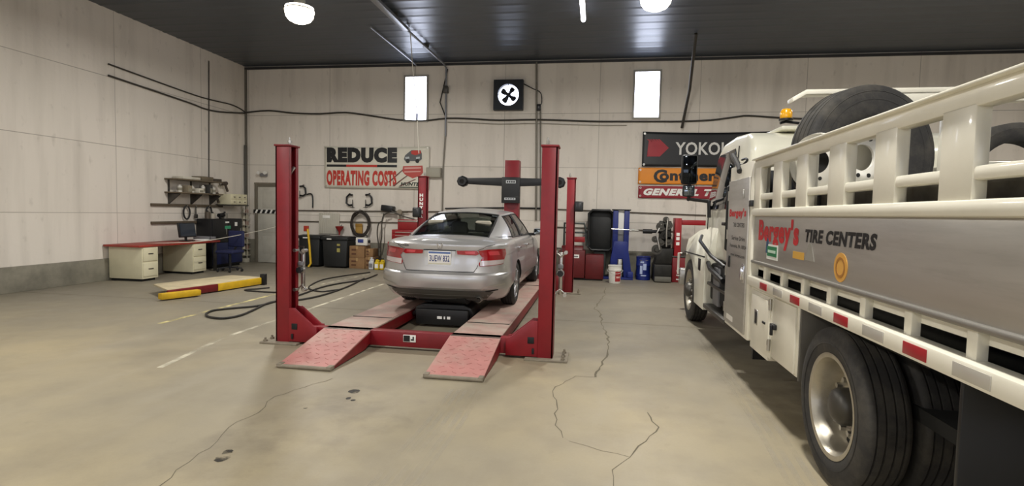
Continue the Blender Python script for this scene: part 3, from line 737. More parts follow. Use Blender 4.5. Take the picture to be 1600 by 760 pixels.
for fn, nm in ((rear_pt, 'rear_window'), (front_pt, 'windshield')):
    g = MB(); g.grid([[CARM @ (fn(-1 + i / 8, j / 8) + Vector((0, 0, -.004))) for i in range(17)] for j in range(9)]); go = g.build(nm, CARGLASS, car)
    pr = [CARM @ fn(-1 + i / 8, 0) for i in range(17)] + [CARM @ fn(1, j / 8) for j in range(1, 9)] + [CARM @ fn(1 - i / 8, 1) for i in range(1, 17)] + [CARM @ fn(-1, 1 - j / 8) for j in range(1, 8)]
    r2 = MB(); r2.tube(pr, .011, 6, True); r2.build('window_seal', BLACK, go)
# cabin
CABIN = M('cabin_trim', '#3a3936', 0.8); SEAT = M('seat_fabric', '#b0aa9a', 0.9, var=0.1)
mb = MB(); mb.prism([(-.60, -.5), (-.35, -.62), (.35, -.62), (.60, -.5), (.77, .0), (.79, 1.9), (.66, 2.3), (-.66, 2.3), (-.79, 1.9), (-.77, .0)][::1] if False else [(.0, -.64), (.50, -.56), (.66, -.36), (.77, .0), (.79, 1.9), (.66, 2.32), (0, 2.5), (-.66, 2.32), (-.79, 1.9), (-.77, .0), (-.66, -.36), (-.50, -.56)], 'xy', .992, 1.004)
mb.bm.transform(CARM); mb.build('parcel_shelf', CABIN, car)
for (x, y, h_) in ((-.36, -.05, 1.16), (0, -.05, 1.14), (.36, -.05, 1.16), (-.38, 1.02, 1.22), (.38, 1.02, 1.22)):
    mb = MB(); mb.box(x - .12, x + .12, y - .05, y + .05, h_ - .11, h_ + .06, .035, 3); mb.box(x - .24, x + .24, y - .02, y + .12, .99, h_ - .13, .04, 3)
    mb.bm.transform(CARM); mb.build('seat', SEAT, car)
mb = MB(); mb.box(-.12, .12, 1.80, 1.83, 1.27, 1.33, .01); mb.bm.transform(CARM); mb.build('rear_view_mirror', BLACK, car)
mb = MB(); mb.prism([(.88, 1.375), (1.02, 1.40), (1.0, 1.43), (.86, 1.40)], 'yz', -.02, .02); mb.bm.transform(CARM)
# door seams, handles, mirrors
for s, sd in ((1, 'right'), (-1, 'left')):
    line([(.76, .945), (.78, .70), (.78, .40), (.76, .27)], sd, .007, 'door_gap', GAP, body)
    line([(-.05, .945), (-.10, .80), (.02, .66), (.36, .45), (.42, .30)], sd, .007, 'door_gap', GAP, body)
    line([(1.98, .93), (2.02, .70), (2.0, .35)], sd, .007, 'door_gap', GAP, body)
    line([(-.75, .79), (.4, .815), (1.9, .80)], sd, .006, 'side_crease', M('crease_line', '#8f8e90', 0.35, 0.7), body, .001)
    for yy in (.06, .95):
        h, nn = proj_car(yy, .84, sd); mb = MB(); mb.box(h.x + s * .03 - .012, h.x + s * .03 + .012, yy - .02, yy + .17, .825, .855, .01)
        for q in (-.005, .155): mb.box(min(h.x, h.x + s * .03), max(h.x, h.x + s * .03), yy + q - .012, yy + q + .012, .83, .85, .004)
        mb.bm.transform(CARM); mb.build('door_handle', M('bright_handle', '#cfcfd2', 0.2, 0.9), car)
    mb = MB(); mb.box(s * .98 - .105, s * .98 + .105, 1.90, 2.02, .955, 1.085, .045, 4); mb.bm.transform(CARM); mo = mb.build('door_mirror', SILVER, car)
    mb = MB(); mb.box(s * .98 - .085, s * .98 + .085, 1.893, 1.90, .972, 1.068, .002); mb.bm.transform(CARM); mb.build('mirror_glass', M('mirror_glass', '#9aa3a8', 0.05, 1.0), mo)
    mb = MB(); mb.prism([(1.9, .945), (2.12, .945), (2.0, .99), (1.93, .99)], 'yz', s * .78 - .012, s * .90); mb.bm.transform(CARM); mb.build('mirror_foot', BLACK, mo)
# wheels
def car_wheel(x, y, s):
    o = Vector((CX + x, CY + y, CZ + .322)); R_, W_ = .322, .215
    mb = MB(); r = .215
    prof = [(r, -W_ * .42), (r + .03, -W_ * .48), (.28, -W_ * .5), (R_ - .02, -W_ * .44), (R_ - .004, -W_ * .36)]
    for q in (-.26, -.09, .09, .26): prof += [(R_, (q - .05) * W_), (R_, (q - .02) * W_), (R_ - .009, (q - .015) * W_), (R_ - .009, (q + .015) * W_), (R_, (q + .02) * W_), (R_, (q + .05) * W_)]
    prof += [(R_ - .004, W_ * .36), (R_ - .02, W_ * .44), (.28, W_ * .5), (r + .03, W_ * .48), (r, W_ * .42)]
    mb.lathe(prof, o, (s, 0, 0), 40, True); ty = mb.build('tire', RUBBER, car)
    mb = MB(); mb.lathe([(.225, W_ * .42), (.215, W_ * .44), (.205, W_ * .36), (.20, -W_ * .4), (.215, -W_ * .42)], o, (s, 0, 0), 36)
    c = o + Vector((s * W_ * .32, 0, 0)); mb.lathe([(0, .025), (.035, .025), (.055, .0), (.055, -.03)], c, (s, 0, 0), 24)
    for k in range(7):
        a = k * 2 * PI / 7; d = Vector((0, math.cos(a), math.sin(a))); mb.bar(c + d * .04 + Vector((s * .008, 0, 0)), c + d * .207 + Vector((s * .012, 0, 0)), .042 if True else 0, .02, .006)
    mb.build('rim', M('alloy', '#a8a8aa', 0.3, 0.85), ty)
    mb = MB(); mb.lathe([(.14, -.02), (.14, -.035), (0, -.035)], c, (s, 0, 0), 24); mb.build('brake_disc', DSTEEL, ty)
for yy in (0, 2.80):
    for s in (1, -1): car_wheel(s * .762, yy, s)
# ================================================================== SERVICE TRUCK
TX = 1.38; TC = 2.58; TR = 2 * TC - TX
truck = thing('service_truck', 'white tire service truck with aluminium side boxes, parked right of the lift', 'truck', (TC, 5.2, 0))
ALU = M('brushed_aluminium', '#b9b6b0', 0.40, 0.65, var=0.08, scale=3, stretch=(1, .3, 3), dirt='#8b8780', dirt_amt=0.5)
TWH = WHITE
CABM = M('cab_white', '#e9e7d6', 0.28, var=0.02, coat=0.5)
BY0, BY1 = 1.35, 5.07        # bed
def txt_side(s, y0, z0, w, h, name, mat, parent, x, bold=0.0, shear=0.0):   # reads towards -Y on the left side
    return text_to(s, lambda u, v: (x, y0 - u, z0 + v), w, h, bold, shear).build(name, mat, parent, smooth=False)
# side box panels (left and right)
for xs, sg in ((TX, 1), (TR, -1)):
    X = lambda a: xs + sg * a
    def bx(mb, a, b_, y0, y1, z0, z1, bev=.004): mb.box(min(X(a), X(b_)), max(X(a), X(b_)), y0, y1, z0, z1, bev)
    mb = MB(); bx(mb, .02, .07, BY0, BY1, 1.18, 1.575); p = mb.build('side_panel', ALU, truck)
    if sg == 1: PANEL = p
    mb = MB(); bx(mb, .0, .08, BY0, BY1, 1.155, 1.185, .01); mb.build('panel_lip', M('lip_aluminium', '#8f8c86', .4, .6), p)
    mb = MB(); bx(mb, -.015, .09, BY0, BY1, 1.572, 1.64, .02); mb.build('sill_rail', TWH, truck)
    mb = MB(); bx(mb, .07, .11, BY0, BY1, 1.03, 1.16); y = BY0 + .02
    while y < BY1 - .06: bx(mb, .03, .08, y, y + .06, 1.03, 1.16, .006); y += .42
    mb.build('stake_band', TWH, truck)
    mb = MB(); bx(mb, -.02, .10, BY0, BY1 + .02, .955, 1.04, .012); rl = mb.build('rub_rail', TWH, truck)
    RF = M('red_reflector', '#a0222a', .3); SF = M('silver_reflector', '#c4c1b8', .25, .3)
    for k in range(6):
        yc = 4.60 - k * .70
        if yc < BY0 + .1: break
        m1 = MB(); bx(m1, -.024, -.018, yc - .085, yc + .085, .972, 1.026, .001); m1.build('red_reflector', RF, rl)
        yc -= .35
        if yc < BY0 + .1: break
        m1 = MB(); bx(m1, -.024, -.018, yc - .10, yc + .10, .972, 1.026, .001); m1.build('silver_reflector', SF, rl)
    # rack: posts and rails
    rk = MB(); bx(rk, .0, .07, BY0, BY1, 1.985, 2.07, .008); bx(rk, -.03, .10, BY0, BY1, 2.062, 2.076, .004); tr_ = rk.build('top_rail', TWH, truck)
    rk = MB(); bx(rk, .005, .065, BY0, BY1, 1.712, 1.765, .012); rk.build('middle_rail', TWH, truck)
    yp = 5.05
    for k, (a, b_) in enumerate(((5.06, 4.88), (4.55, 4.35), (4.05, 3.85), (3.52, 3.30), (2.98, 2.78), (2.45, 2.25), (1.92, 1.72), (1.45, 1.35))):
        m1 = MB(); bx(m1, .0, .055, b_, a, 1.63, 2.0, .006); bx(m1, .055, .10, (a + b_) / 2 - .02, (a + b_) / 2 + .02, 1.63, 2.0); m1.build('rack_post', TWH, truck)
    m1 = MB(); bx(m1, .16, .175, BY0, BY1, 1.60, 1.75)
    m1.build('kick_board', M('weathered_board', '#5a554c', .8, var=.3, scale=14), truck)
# deck, inner walls, tail
mb = MB(); mb.box(TX + .07, TR - .07, BY0, BY1, 1.02, 1.10); mb.box(TX + .5, TR - .5, BY0, BY1, 1.44, 1.50); mb.box(TX + .07, TX + .56, BY0, BY1, 1.44, 1.50); mb.box(TR - .56, TR - .07, BY0, BY1, 1.44, 1.50); mb.build('deck', DSTEEL, truck)
mb = MB(); mb.box(TX + .08, TR - .08, 5.055, 5.08, 1.50, 1.98, .004)
for i in range(9): mb.box(TX + .15 + i * .26, TX + .19 + i * .26, 5.04, 5.056, 1.52, 1.97)
mb.build('bulkhead', BLACKM, truck)
mb = MB(); mb.box(TX + .05, TR - .05, BY0 - .03, BY0, .95, 1.6, .006); mb.build('tail_panel', TWH, truck)
# lettering and decals on the side panel
xL = TX + .0185
txt_side("Bergey's", 4.93, 1.315, .93, .235, 'red_lettering', REDLET, PANEL, xL, .045)
txt_side('TIRE CENTERS', 3.885, 1.40, .94, .088, 'black_lettering', LET_BLACK, PANEL, xL, .05, .15)
def decal(y0, y1, z0, z1, col, nm='decal', x=xL, pr=None):
    m1 = MB(); m1.box(x - .0015, x + .003, min(y0, y1), max(y0, y1), z0, z1); return m1.build(nm, M('decal_print', col, .5), pr or PANEL)
g = decal(4.68, 4.42, 1.225, 1.345, '#e4e6df', 'shield_decal'); decal(4.665, 4.435, 1.25, 1.33, '#1f7a4c', 'decal_print', xL - .002, g)
txt_side('DEALER', 4.65, 1.275, .20, .03, 'decal_lettering', LET_WHITE, g, xL - .0045, .02) if False else decal(4.64, 4.46, 1.278, 1.300, '#bcd6c4', 'decal_print', xL - .004, g)
m1 = MB(); m1.prism([(4.71, 1.27), (4.70, 1.36), (4.675, 1.40), (4.65, 1.36), (4.65, 1.27)], 'yz', xL - .002, xL + .003); m1.build('decal_print', M('decal_blue', '#27486a', .5), g)
g = decal(4.09, 3.89, 1.275, 1.325, '#c89a3c', 'orange_decal'); m1 = MB(); m1.prism([(3.87, 1.28), (3.82, 1.38), (3.79, 1.40), (3.76, 1.38), (3.71, 1.28)], 'yz', xL - .001, xL + .003); m1.build('decal_print', M('decal_grey', '#8b8880', .5), g)
m1 = MB(); m1.lathe([(0, 0), (.085, 0), (.085, .004), (0, .004)], (xL + .002, 3.33, 1.28), (-1, 0, 0), 28); g = m1.build('round_decal', M('decal_orange', '#cf9a45', .5), PANEL)
m1 = MB(); m1.lathe([(.045, .0055), (.06, .0055), (.06, .002), (.045, .002)], (xL + .002, 3.33, 1.28), (-1, 0, 0), 28, True); m1.build('decal_print', M('decal_brown', '#9c6a2a', .5), g)
# tall cabinet ahead of the bed
CY0, CY1 = 5.085, 5.93
for xs, sg in ((TX, 1), (TR, -1)):
    X = lambda a: xs + sg * a
    def bx(mb, a, b_, y0, y1, z0, z1, bev=.006): mb.box(min(X(a), X(b_)), max(X(a), X(b_)), y0, y1, z0, z1, bev)
    mb = MB(); bx(mb, .0, .62, CY0, CY1, .44, 2.075, .012); cbx = mb.build('tall_cabinet', TWH, truck)
    mb = MB(); bx(mb, -.018, .0, CY0 + .07, CY1 - .03, .48, 1.93, .006); dr_ = mb.build('cabinet_door', ALU, cbx)
    if sg == 1: CDOOR = dr_
    mb = MB(); bx(mb, -.045, -.018, CY0 + .13, CY0 + .16, .98, 1.10, .006); bx(mb, -.024, -.017, CY0 + .11, CY0 + .18, .95, 1.13, .004); mb.build('door_handle', CHROME, dr_)
    for zz in (.62, 1.0, 1.38, 1.78):
        mb = MB(); mb.cyl((X(-.012), CY1 - .028, zz - .05), (X(-.012), CY1 - .028, zz + .05), .014, seg=10); mb.build('hinge', STEEL, dr_)
    mb = MB(); bx(mb, -.03, -.018, CY1 - .2, CY1 - .15, 1.05, 1.17, .006); mb.build('door_latch', BLACK, dr_)
    mb = MB(); bx(mb, -.02, .03, CY0 - .012, CY0 + .055, 1.66, 1.715, .004); mb.build('side_marker', BLACK, cbx)
    mb = MB(); bx(mb, -.03, -.018, CY0 + .22, CY0 + .235, 1.74, 1.82, .004); mb.build('door_latch', STEEL, dr_)
    mb = MB(); bx(mb, -.019, -.0175, CY0 + .45, CY0 + .7, .52, .57, .0); mb.build('reflector_tape', M('tape_white', '#d8d4ca', .4), dr_)
xD = TX - .0195
txt_side("Bergey's", CY1 - .10, 1.545, .62, .10, 'red_lettering', REDLET, CDOOR, xD, .045)
GLET = M('grey_lettering', '#4c4a48', .6)
for s_, zz, w_ in (('TIRE CENTERS', 1.465, .42), ('Service Drive', 1.335, .48), ('Franconia, PA 18924', 1.255, .60), ('www.bergeys.com', 1.165, .52)):
    txt_side(s_, CY1 - .16 - (.62 - w_) / 2, zz, w_, .042, 'grey_lettering', GLET, CDOOR, xD, .02)
# strap and hook lying on the cabinet edge
q1 = atX(1147, 243, TX + .03); q2 = atX(1156, 264, TX - .01); q3 = atX(1164, 254, TX + .02); q4 = atX(1169, 249, TX + .05)
# lower tool box
for xs, sg in ((TX, 1), (TR, -1)):
    X = lambda a: xs + sg * a
    def bx(mb, a, b_, y0, y1, z0, z1, bev=.006): mb.box(min(X(a), X(b_)), max(X(a), X(b_)), y0, y1, z0, z1, bev)
    mb = MB(); bx(mb, .015, .58, 3.90, 5.06, .46, .955, .008); tb = mb.build('tool_box', CREAM if False else TWH, truck)
    mb = MB(); bx(mb, .0, .02, 3.93, 4.40, .475, .94, .006); d1 = mb.build('box_door', TWH, tb)
    mb = MB(); bx(mb, .0, .02, 4.42, 4.96, .45, .93, .006); d2 = mb.build('box_door', TWH, tb)
    mb = MB(); bx(mb, -.012, .002, 4.455, 4.93, .49, .90, .005); mb.build('door_panel', TWH, d2)
    mb = MB(); bx(mb, -.016, .0, 4.74, 4.83, .65, .78, .005); lk = mb.build('paddle_latch', STEEL, d2)
    mb = MB(); bx(mb, -.02, -.014, 4.755, 4.80, .665, .765, .004); mb.build('latch_cup', BLACK, lk)
    mb = MB(); bx(mb, -.028, 0, 4.29, 4.38, .705, .745, .006); bx(mb, -.04, -.02, 4.31, 4.335, .66, .74, .004); mb.build('door_handle', BLACK, d1)
    mb = MB(); bx(mb, -.02, -.01, 4.53, 4.60, .70, .72, .004); mb.build('door_latch', BLACK, d2)
    for zz in (.56, .88):
        mb = MB(); mb.cyl((X(-.012), 4.43, zz - .045), (X(-.012), 4.43, zz + .045), .012, seg=10); bx(mb, -.016, -.006, 4.44, 4.475, zz - .012, zz + .03); mb.build('hinge', STEEL, tb)
    mb = MB(); bx(mb, .02, .5, 4.55, 5.05, .40, .455, .01); mb.build('box_skid', TWH, tb)
    mb = MB(); bx(mb, .02, .58, 3.875, 3.90, .44, .955, .004); mb.build('box_end', M('grey_end_plate', '#6d6a63', .6, .2, var=.15), tb)
# chassis
mb = MB()
mb.box(TC - .95, TC + .95, 2.4, 6.9, .55, .62)
for xx in (TC - .45, TC + .35): mb.box(xx, xx + .1, BY0, 9.0, .58, .84, .006)
for yy in (1.8, 3.35, 5.2, 7.0, 8.6): mb.box(TC - .42, TC + .42, yy - .06, yy + .06, .62, .8)
mb.cyl((TX + .3, 3.35, .49), (TR - .3, 3.35, .49), .09); mb.sphere((TC, 3.35, .49), .22); mb.cyl((TX + .25, 8.36, .49), (TR - .25, 8.36, .49), .06)
mb.box(TC - .35, TC + .35, 7.4, 8.9, .5, 1.0, .05); mb.box(TC - .7, TC + .7, 5.0, 6.6, .5, .8, .03)
mb.build('chassis', DARK, truck)
mb = MB(); mb.box(TX + .1, TR - .1, 2.6, 3.88, .90, 1.02); mb.build('wheel_housing', DARK, truck)
for xx in (TX + .02, TR - .62):
    mb = MB(); mb.box(xx, xx + .6, 2.25, 2.27, .22, .95, .004); mb.build('mud_flap', BLACK, truck)
    mb = MB(); mb.prism([(5.3, .22), (5.35, .22), (5.35, .46), (5.3, .46)], 'yz', xx + .1, xx + .35); mb.build('mud_flap', BLACK, truck)
# cab --------------------------------------------------------------
cab = MB()
cab.prism([(5.99, 1.0), (5.99, 2.28), (6.06, 2.42), (6.25, 2.49), (6.8, 2.53), (7.34, 2.51), (7.53, 2.43), (7.64, 2.32), (7.93, 1.62), (7.93, 1.0)], 'yz', 1.52, 3.64, .055, 3)
def tumble(c):
    k = max(0, c.z - 1.55) / .95
    return (TC + (c.x - TC) * (1 - .085 * k), c.y, c.z)
cab.move(tumble); cabo = cab.build('cab', CABM, truck)
for xx in (-.55, 0, .55):
    mb = MB(); mb.box(TC + xx - .12, TC + xx + .12, 6.1, 7.0, 2.50, 2.545, .02); mb.build('roof_rib', CABM, cabo)
for xx in (-.7, -.3, 0, .3, .7):
    mb = MB(); mb.sphere((TC + xx, 7.42, 2.49), .05, (1, .8, .7), 12); mb.build('marker_lamp', M('amber_lens', '#c98a1a', .2), cabo)
def side_plate(poly, off, name, mat, parent, th=.008):
    for s in (-1, 1):
        mb = MB(); mb.prism(poly, 'yz', TC + s * 1.06, TC + s * (1.06 + off), .002); mb.move(tumble); o = mb.build(name, mat, parent)
    return o
CWIN = M('dark_gap_shade', '#15181a', .06, 0.0, coat=.5)
side_plate([(6.62, 1.66), (7.82, 1.66), (7.82, 1.72), (7.56, 2.31), (7.46, 2.37), (6.68, 2.37), (6.62, 2.31)], .006, 'door_window', CWIN, cabo)
mb = MB(); ov = [(6.22 + .12 * math.cos(a), 1.72 + .22 * math.sin(a)) for a in [i * 2 * PI / 20 for i in range(20)]]
for s in (-1, 1):
    m1 = MB(); m1.prism(ov, 'yz', TC + s * 1.055, TC + s * 1.068, .003); m1.move(tumble); m1.build('shaded_gap_oval', CWIN, cabo)  # dark oval painted for the shaded gap between cab and cabinet
    X0 = TC + s * 1.062
    m1 = MB(); m1.prism([(7.70, 1.66), (7.82, 1.66), (7.82, 1.05), (7.70, 1.05)], 'yz', X0 - .004, X0 + .002)
    for (a, b_) in (((6.52, 1.03), (6.52, 2.38)), ((7.72, 1.03), (7.72, 1.62)), ((6.52, 1.03), (7.72, 1.03))):
        m2 = MB(); m2.bar((X0 + s * .001, a[0], a[1]), (X0 + s * .001, b_[0], b_[1]), .012, .012); m2.move(tumble); m2.build('door_gap', GAP, cabo)
    m2 = MB(); m2.box(min(X0, X0 + s * .03), max(X0, X0 + s * .03), 6.60, 6.76, 1.46, 1.50, .008); m2.build('door_handle', BLACK, cabo)
    m2 = MB(); m2.tube([(X0, 6.36, 1.15), (X0 + s * .06, 6.36, 1.2), (X0 + s * .06, 6.36, 1.9), (X0, 6.36, 1.95)], .015); m2.build('grab_handle', BLACK, cabo)
m1.bm.free()
mb = MB(); mb.prism([(7.66, 2.29), (7.92, 1.66), (7.95, 1.66), (7.69, 2.30)], 'yz', TC - .95, TC + .95); mb.move(tumble); mb.build('windshield', CWIN, cabo)
mb = MB(); mb.box(TC - .7, TC + .7, 5.983, 5.99, 1.75, 2.2, .004); mb.build('rear_window', CWIN, cabo)
# small red print on the door
p = atX(1106, 371, TC - 1.064); decal(p.y - .02, p.y - .24, p.z - .04, p.z + .03, '#b9675c', 'door_print', TC - 1.0625, cabo)
# cab steps and tanks under the door
for s in (-1, 1):
    XX = lambda a: TC + s * a
    def bx2(mb, a, b_, y0, y1, z0, z1, bev=.01): mb.box(min(XX(a), XX(b_)), max(XX(a), XX(b_)), y0, y1, z0, z1, bev)
    mb = MB(); bx2(mb, .75, 1.12, 6.05, 7.10, .52, .98, .03); mb.build('battery_box', DARK, truck)
    mb = MB(); bx2(mb, .90, 1.19, 6.02, 7.15, .40, .45, .008); bx2(mb, 1.0, 1.16, 6.05, 7.10, .70, .74, .008); mb.build('step', DSTEEL, truck)
    mb = MB(); bx2(mb, 1.10, 1.14, 6.55, 6.85, .50, .95, .01); mb.build('step_bracket', GREYP, truck)
    # fender with wheel arch
    FWY = 8.36
    arch = [(FWY + .55 * math.cos(a), .47 + .53 * math.sin(a)) for a in [PI * .98 - i * (PI * .96) / 18 for i in range(19)]]
    poly = [(7.16, .36), (7.14, 1.02), (7.16, 1.42), (7.60, 1.43), (8.15, 1.36), (8.6, 1.22), (8.92, 1.06), (9.02, .96), (9.04, .60), (8.92, .50)] + arch[::-1] + [(7.80, .36)]
    f_ = MB(); f_.prism(poly, 'yz', XX(.74), XX(1.19), .02, 2)
    def bulge(c):
        k = max(0, c.z - 1.05) / .38; e = abs(c.x - TC); f2 = max(0, c.y - 8.55) / .5
        ne = e - ((.16 * k * k + .10 * f2 * f2) if e > 1.0 else 0); return (TC + s * ne, c.y, c.z)
    f_.move(bulge); fo = f_.build('fender', CABM, truck)
    mb = MB(); mb.bar((XX(1.192), 7.16, 1.045), (XX(1.192), 8.7, 1.015), .012, .016); mb.build('fender_trim', GAP, fo)
    mb = MB(); bx2(mb, 1.185, 1.196, 7.42, 7.56, .84, 1.0, .004); mb.build('air_vent', BLACK, fo)
    mb = MB(); mb.tube([(XX(1.14), 7.66, 1.30), (XX(1.21), 7.4, 1.24), (XX(1.19), 6.8, 1.09), (XX(1.10), 6.45, .99)], .022); mb.build('hood_latch_strap', BLACK, fo)
    mb = MB(); mb.tube([(XX(1.14), 7.2, .98), (XX(1.19), 6.8, .93), (XX(1.15), 6.3, .84)], .03); bx2(mb, 1.0, 1.16, 6.35, 6.75, .80, .86, .02); mb.build('intake_pipe', BLACKM, fo)
    mb = MB(); bx2(mb, .90, 1.06, 9.02, 9.06, .72, .92, .02); mb.build('head_lamp', M('lamp_lens', '#d8dadb', .1, .2, coat=1), fo)
# hood
rows = []
for (yy, hw, zt, zs) in ((7.72, .98, 1.60, 1.02), (8.0, .95, 1.56, 1.02), (8.4, .90, 1.49, 1.02), (8.8, .82, 1.40, 1.0), (9.08, .72, 1.27, .98), (9.20, .62, 1.08, .96), (9.22, .55, .96, .95)):
    row = []
    for i in range(25):
        a = PI * i / 24; c, s = math.cos(a), math.sin(a)
        row.append((TC - hw * abs(c) ** (2 / 3.2) * (1 if c > 0 else -1), yy, zs + (zt - zs) * max(0, s) ** (2 / 2.6)))
    rows.append(row)
mb = MB(); mb.grid(rows); mb.build('hood', CABM, truck)
mb = MB(); mb.box(TC - .45, TC + .45, 9.17, 9.24, .62, 1.05, .02)
for i in range(7): mb.box(TC - .42, TC + .42, 9.235, 9.255, .66 + i * .055, .69 + i * .055, .004)
mb.build('grille', CHROME, truck)
mb = MB(); mb.prism([(TX + .02, .42), (TR - .02, .42), (TR - .02, .70), (TX + .02, .70)], 'xz', 9.22, 9.36, .03); fb = mb.build('front_bumper', STEEL, truck)
for s in (-1, 1):
    mb = MB(); xx = TC + s * 1.15
    mb.tube([(xx, 9.25, .95), (xx + s * .05, 9.25, .95), (xx + s * .05, 9.25, .60)], .018); mb.box(xx - .02, xx + s * .07 + .02 if s > 0 else xx + .02, 9.2, 9.28, .57, .6) if False else None
    for zz in (.50, .57, .64): mb.bar((xx - s * .1, 9.28, zz), (xx + s * .07, 9.28, zz), .03, .02, .004)
    mb.build('bumper_guard', WHITEP, fb)
# door mirrors
for s in (-1, 1):
    XX = lambda a: TC + s * a
    m0 = at(1074, 276, 7.60) if s < 0 else None
    xc = XX(1.345); zc = 2.10
    mb = MB(); mb.box(xc - .105, xc + .105, 7.60, 7.69, 2.00, 2.40, .03, 3); hd = mb.build('mirror_housing', BLACK, truck)
    mb = MB(); mb.box(xc - .09, xc + .09, 7.594, 7.602, 2.02, 2.38, .003); mb.build('mirror_glass', M('mirror_dark', '#25282b', .05, .9), hd)
    mb = MB(); mb.box(xc - .08, xc + .08, 7.60, 7.68, 1.83, 1.99, .03, 3); hd2 = mb.build('spot_mirror', BLACK, truck)
    mb = MB(); mb.box(xc - .065, xc + .065, 7.594, 7.602, 1.845, 1.975, .003); mb.build('mirror_glass', M('mirror_grey', '#6d7478', .1, .8), hd2)
    mb = MB(); mb.tube(smooth_path([(xc - s * .01, 7.64, 2.30), (xc - s * .01, 7.65, 1.84), (xc - s * .03, 7.66, 1.80), (XX(1.09), 7.64, 1.77), (XX(1.075), 7.62, 1.74), (XX(1.07), 7.6, 1.55)], 4), .024, 8); mb.build('mirror_arm', BLACK, truck)
# wheels
TIREM = M('truck_tire_rubber', '#2c2b2a', .8, var=.15, scale=7, bump=.15, dirt='#5f5a50', dirt_amt=.45)
RIMM = M('dusty_rim_steel', '#b6b0a2', .35, .75, var=.12, scale=6, dirt='#6b6455', dirt_amt=.4)
RIMW = M('white_rim', '#dcd9cf', .4, var=.05, dirt='#a39d90', dirt_amt=.3)
def tire_prof(R_, r, W):
    p = [(r - .01, -W * .38), (r + .012, -W * .44), (r + .05, -W * .485), ((R_ + r) / 2 + .02, -W * .5), (R_ - .045, -W * .475), (R_ - .02, -W * .45), (R_ - .006, -W * .41)]
    for q in (-.28, -.1, .1, .28): p += [(R_, (q - .06) * W), (R_, (q - .022) * W), (R_ - .014, (q - .016) * W), (R_ - .014, (q + .016) * W), (R_, (q + .022) * W), (R_, (q + .06) * W)]
    return p + [(R_ - .006, W * .41), (R_ - .02, W * .45), (R_ - .045, W * .475), ((R_ + r) / 2 + .02, W * .5), (r + .05, W * .485), (r + .012, W * .44), (r - .01, W * .38)]
def truck_wheel(o, ax, R_, r, W, disc, parent, rimmat, nm='wheel', root=None):
    """o centre, ax outward axis, disc = disc offset along the axis (negative = dished in)"""
    o = Vector(o); ax = Vector(ax).normalized()
    mb = MB(); mb.lathe(tire_prof(R_, r, W), o, ax, 64, True)
    # tread cross cuts
    q = ax.to_track_quat('Z', 'Y').to_matrix()
    ty = mb.build('tire', TIREM, parent)
    mb = MB(); mb.lathe([(R_ * .78, W * .503), (R_ * .79, W * .508), (R_ * .80, W * .503)], o, ax, 64); mb.lathe([(R_ - .06, W * .478), (R_ - .055, W * .488), (R_ - .05, W * .478)], o, ax, 64); mb.build('sidewall_ring', TIREM, ty)
    mb = MB(); mb.lathe([(r + .012, W * .42), (r + .016, W * .455), (r + .004, W * .46), (r - .012, W * .44), (r - .02, W * .36), (r - .035, W * .22), (r - .04, disc), (r - .045, disc - .008)], o, ax, 56)
    mb.lathe([(r + .012, -W * .42), (r + .01, -W * .46), (r - .012, -W * .44), (r - .035, -W * .2), (r - .04, disc - .008)], o, ax, 56); rm = mb.build('rim', rimmat, ty)
    mb = MB(); mb.lathe([(r - .04, disc), (r - .075, disc + .012), (.20, disc + .035), (.175, disc + .05), (.145, disc + .05), (.105, disc + .03), (.105, disc + .01), (.15, disc + .03), (r - .06, disc - .012), (r - .04, disc - .01)], o, ax, 56); mb.build('wheel_disc', rimmat, rm)
    for k in range(10):
        hl = MB()
        a = k * 2 * PI / 10; d = q @ Vector((math.cos(a), math.sin(a), 0)); c = o + d * .152 + ax * (disc + .05); hl.cyl(c - ax * .006, c + ax * (.003 if nm == 'spare' else .028), .017, seg=6 if nm != 'spare' else 14)
        hl.build('bolt_hole' if nm == 'spare' else 'lug_nut', DARK if nm == 'spare' else STEEL, rm, kind=None)
    for k in range(5):
        hh = MB()
        a = (k + .5) * 2 * PI / 5; d = q @ Vector((math.cos(a), math.sin(a), 0)); c = o + d * (r - .052) + ax * (disc + .012); hh.cyl(c - ax * .004, c + ax * .004, .022, seg=16)
        hh.build('hand_hole', DARK, rm)
    if nm != 'spare':
        mb = MB(); mb.lathe([(.11, disc), (.11, disc + .10), (.095, disc + .13), (.06, disc + .15), (0, disc + .155)], o, ax, 28); mb.build('hub', DSTEEL, rm)
    return ty
TZ = .462
for s in (-1, 1):
    truck_wheel((TC + s * 1.085, 3.35, TZ), (s, 0, 0), .46, .292, .235, -.055, truck, RIMM)
    truck_wheel((TC + s * .825, 3.35, TZ), (s, 0, 0), .46, .292, .235, .02, truck, RIMM)
    truck_wheel((TC + s * 1.06, 8.36, TZ), (s, 0, 0), .46, .292, .235, .02, truck, RIMM)
# mast with roof canopy behind the cab and its brackets
mb = MB()
mb.box(2.20, 2.34, 5.09, 5.19, 1.2, 2.62, .008); mb.build('mast', TWH, truck); mb = MB(); mb.box(2.9, 3.04, 5.09, 5.19, 1.2, 2.62, .008); mb.build('mast', TWH, truck)
c1 = at(1237, 157, 4.98); c2 = at(1258, 147, 4.98)
mb = MB(); mb.prism([(c1.x, c1.z - .02), (c2.x, c2.z - .01), (3.5, c2.z + .0), (3.5, c2.z + .04), (c2.x, c2.z + .03), (c1.x, c1.z + .02)], 'xz', 4.94, 5.08, .004); cano = mb.build('canopy', TWH, truck)
mb = MB(); mb.box(1.95, 3.4, 4.95, 5.05, c2.z - .08, c2.z - .0, .006); mb.build('cross_channel', TWH, cano)
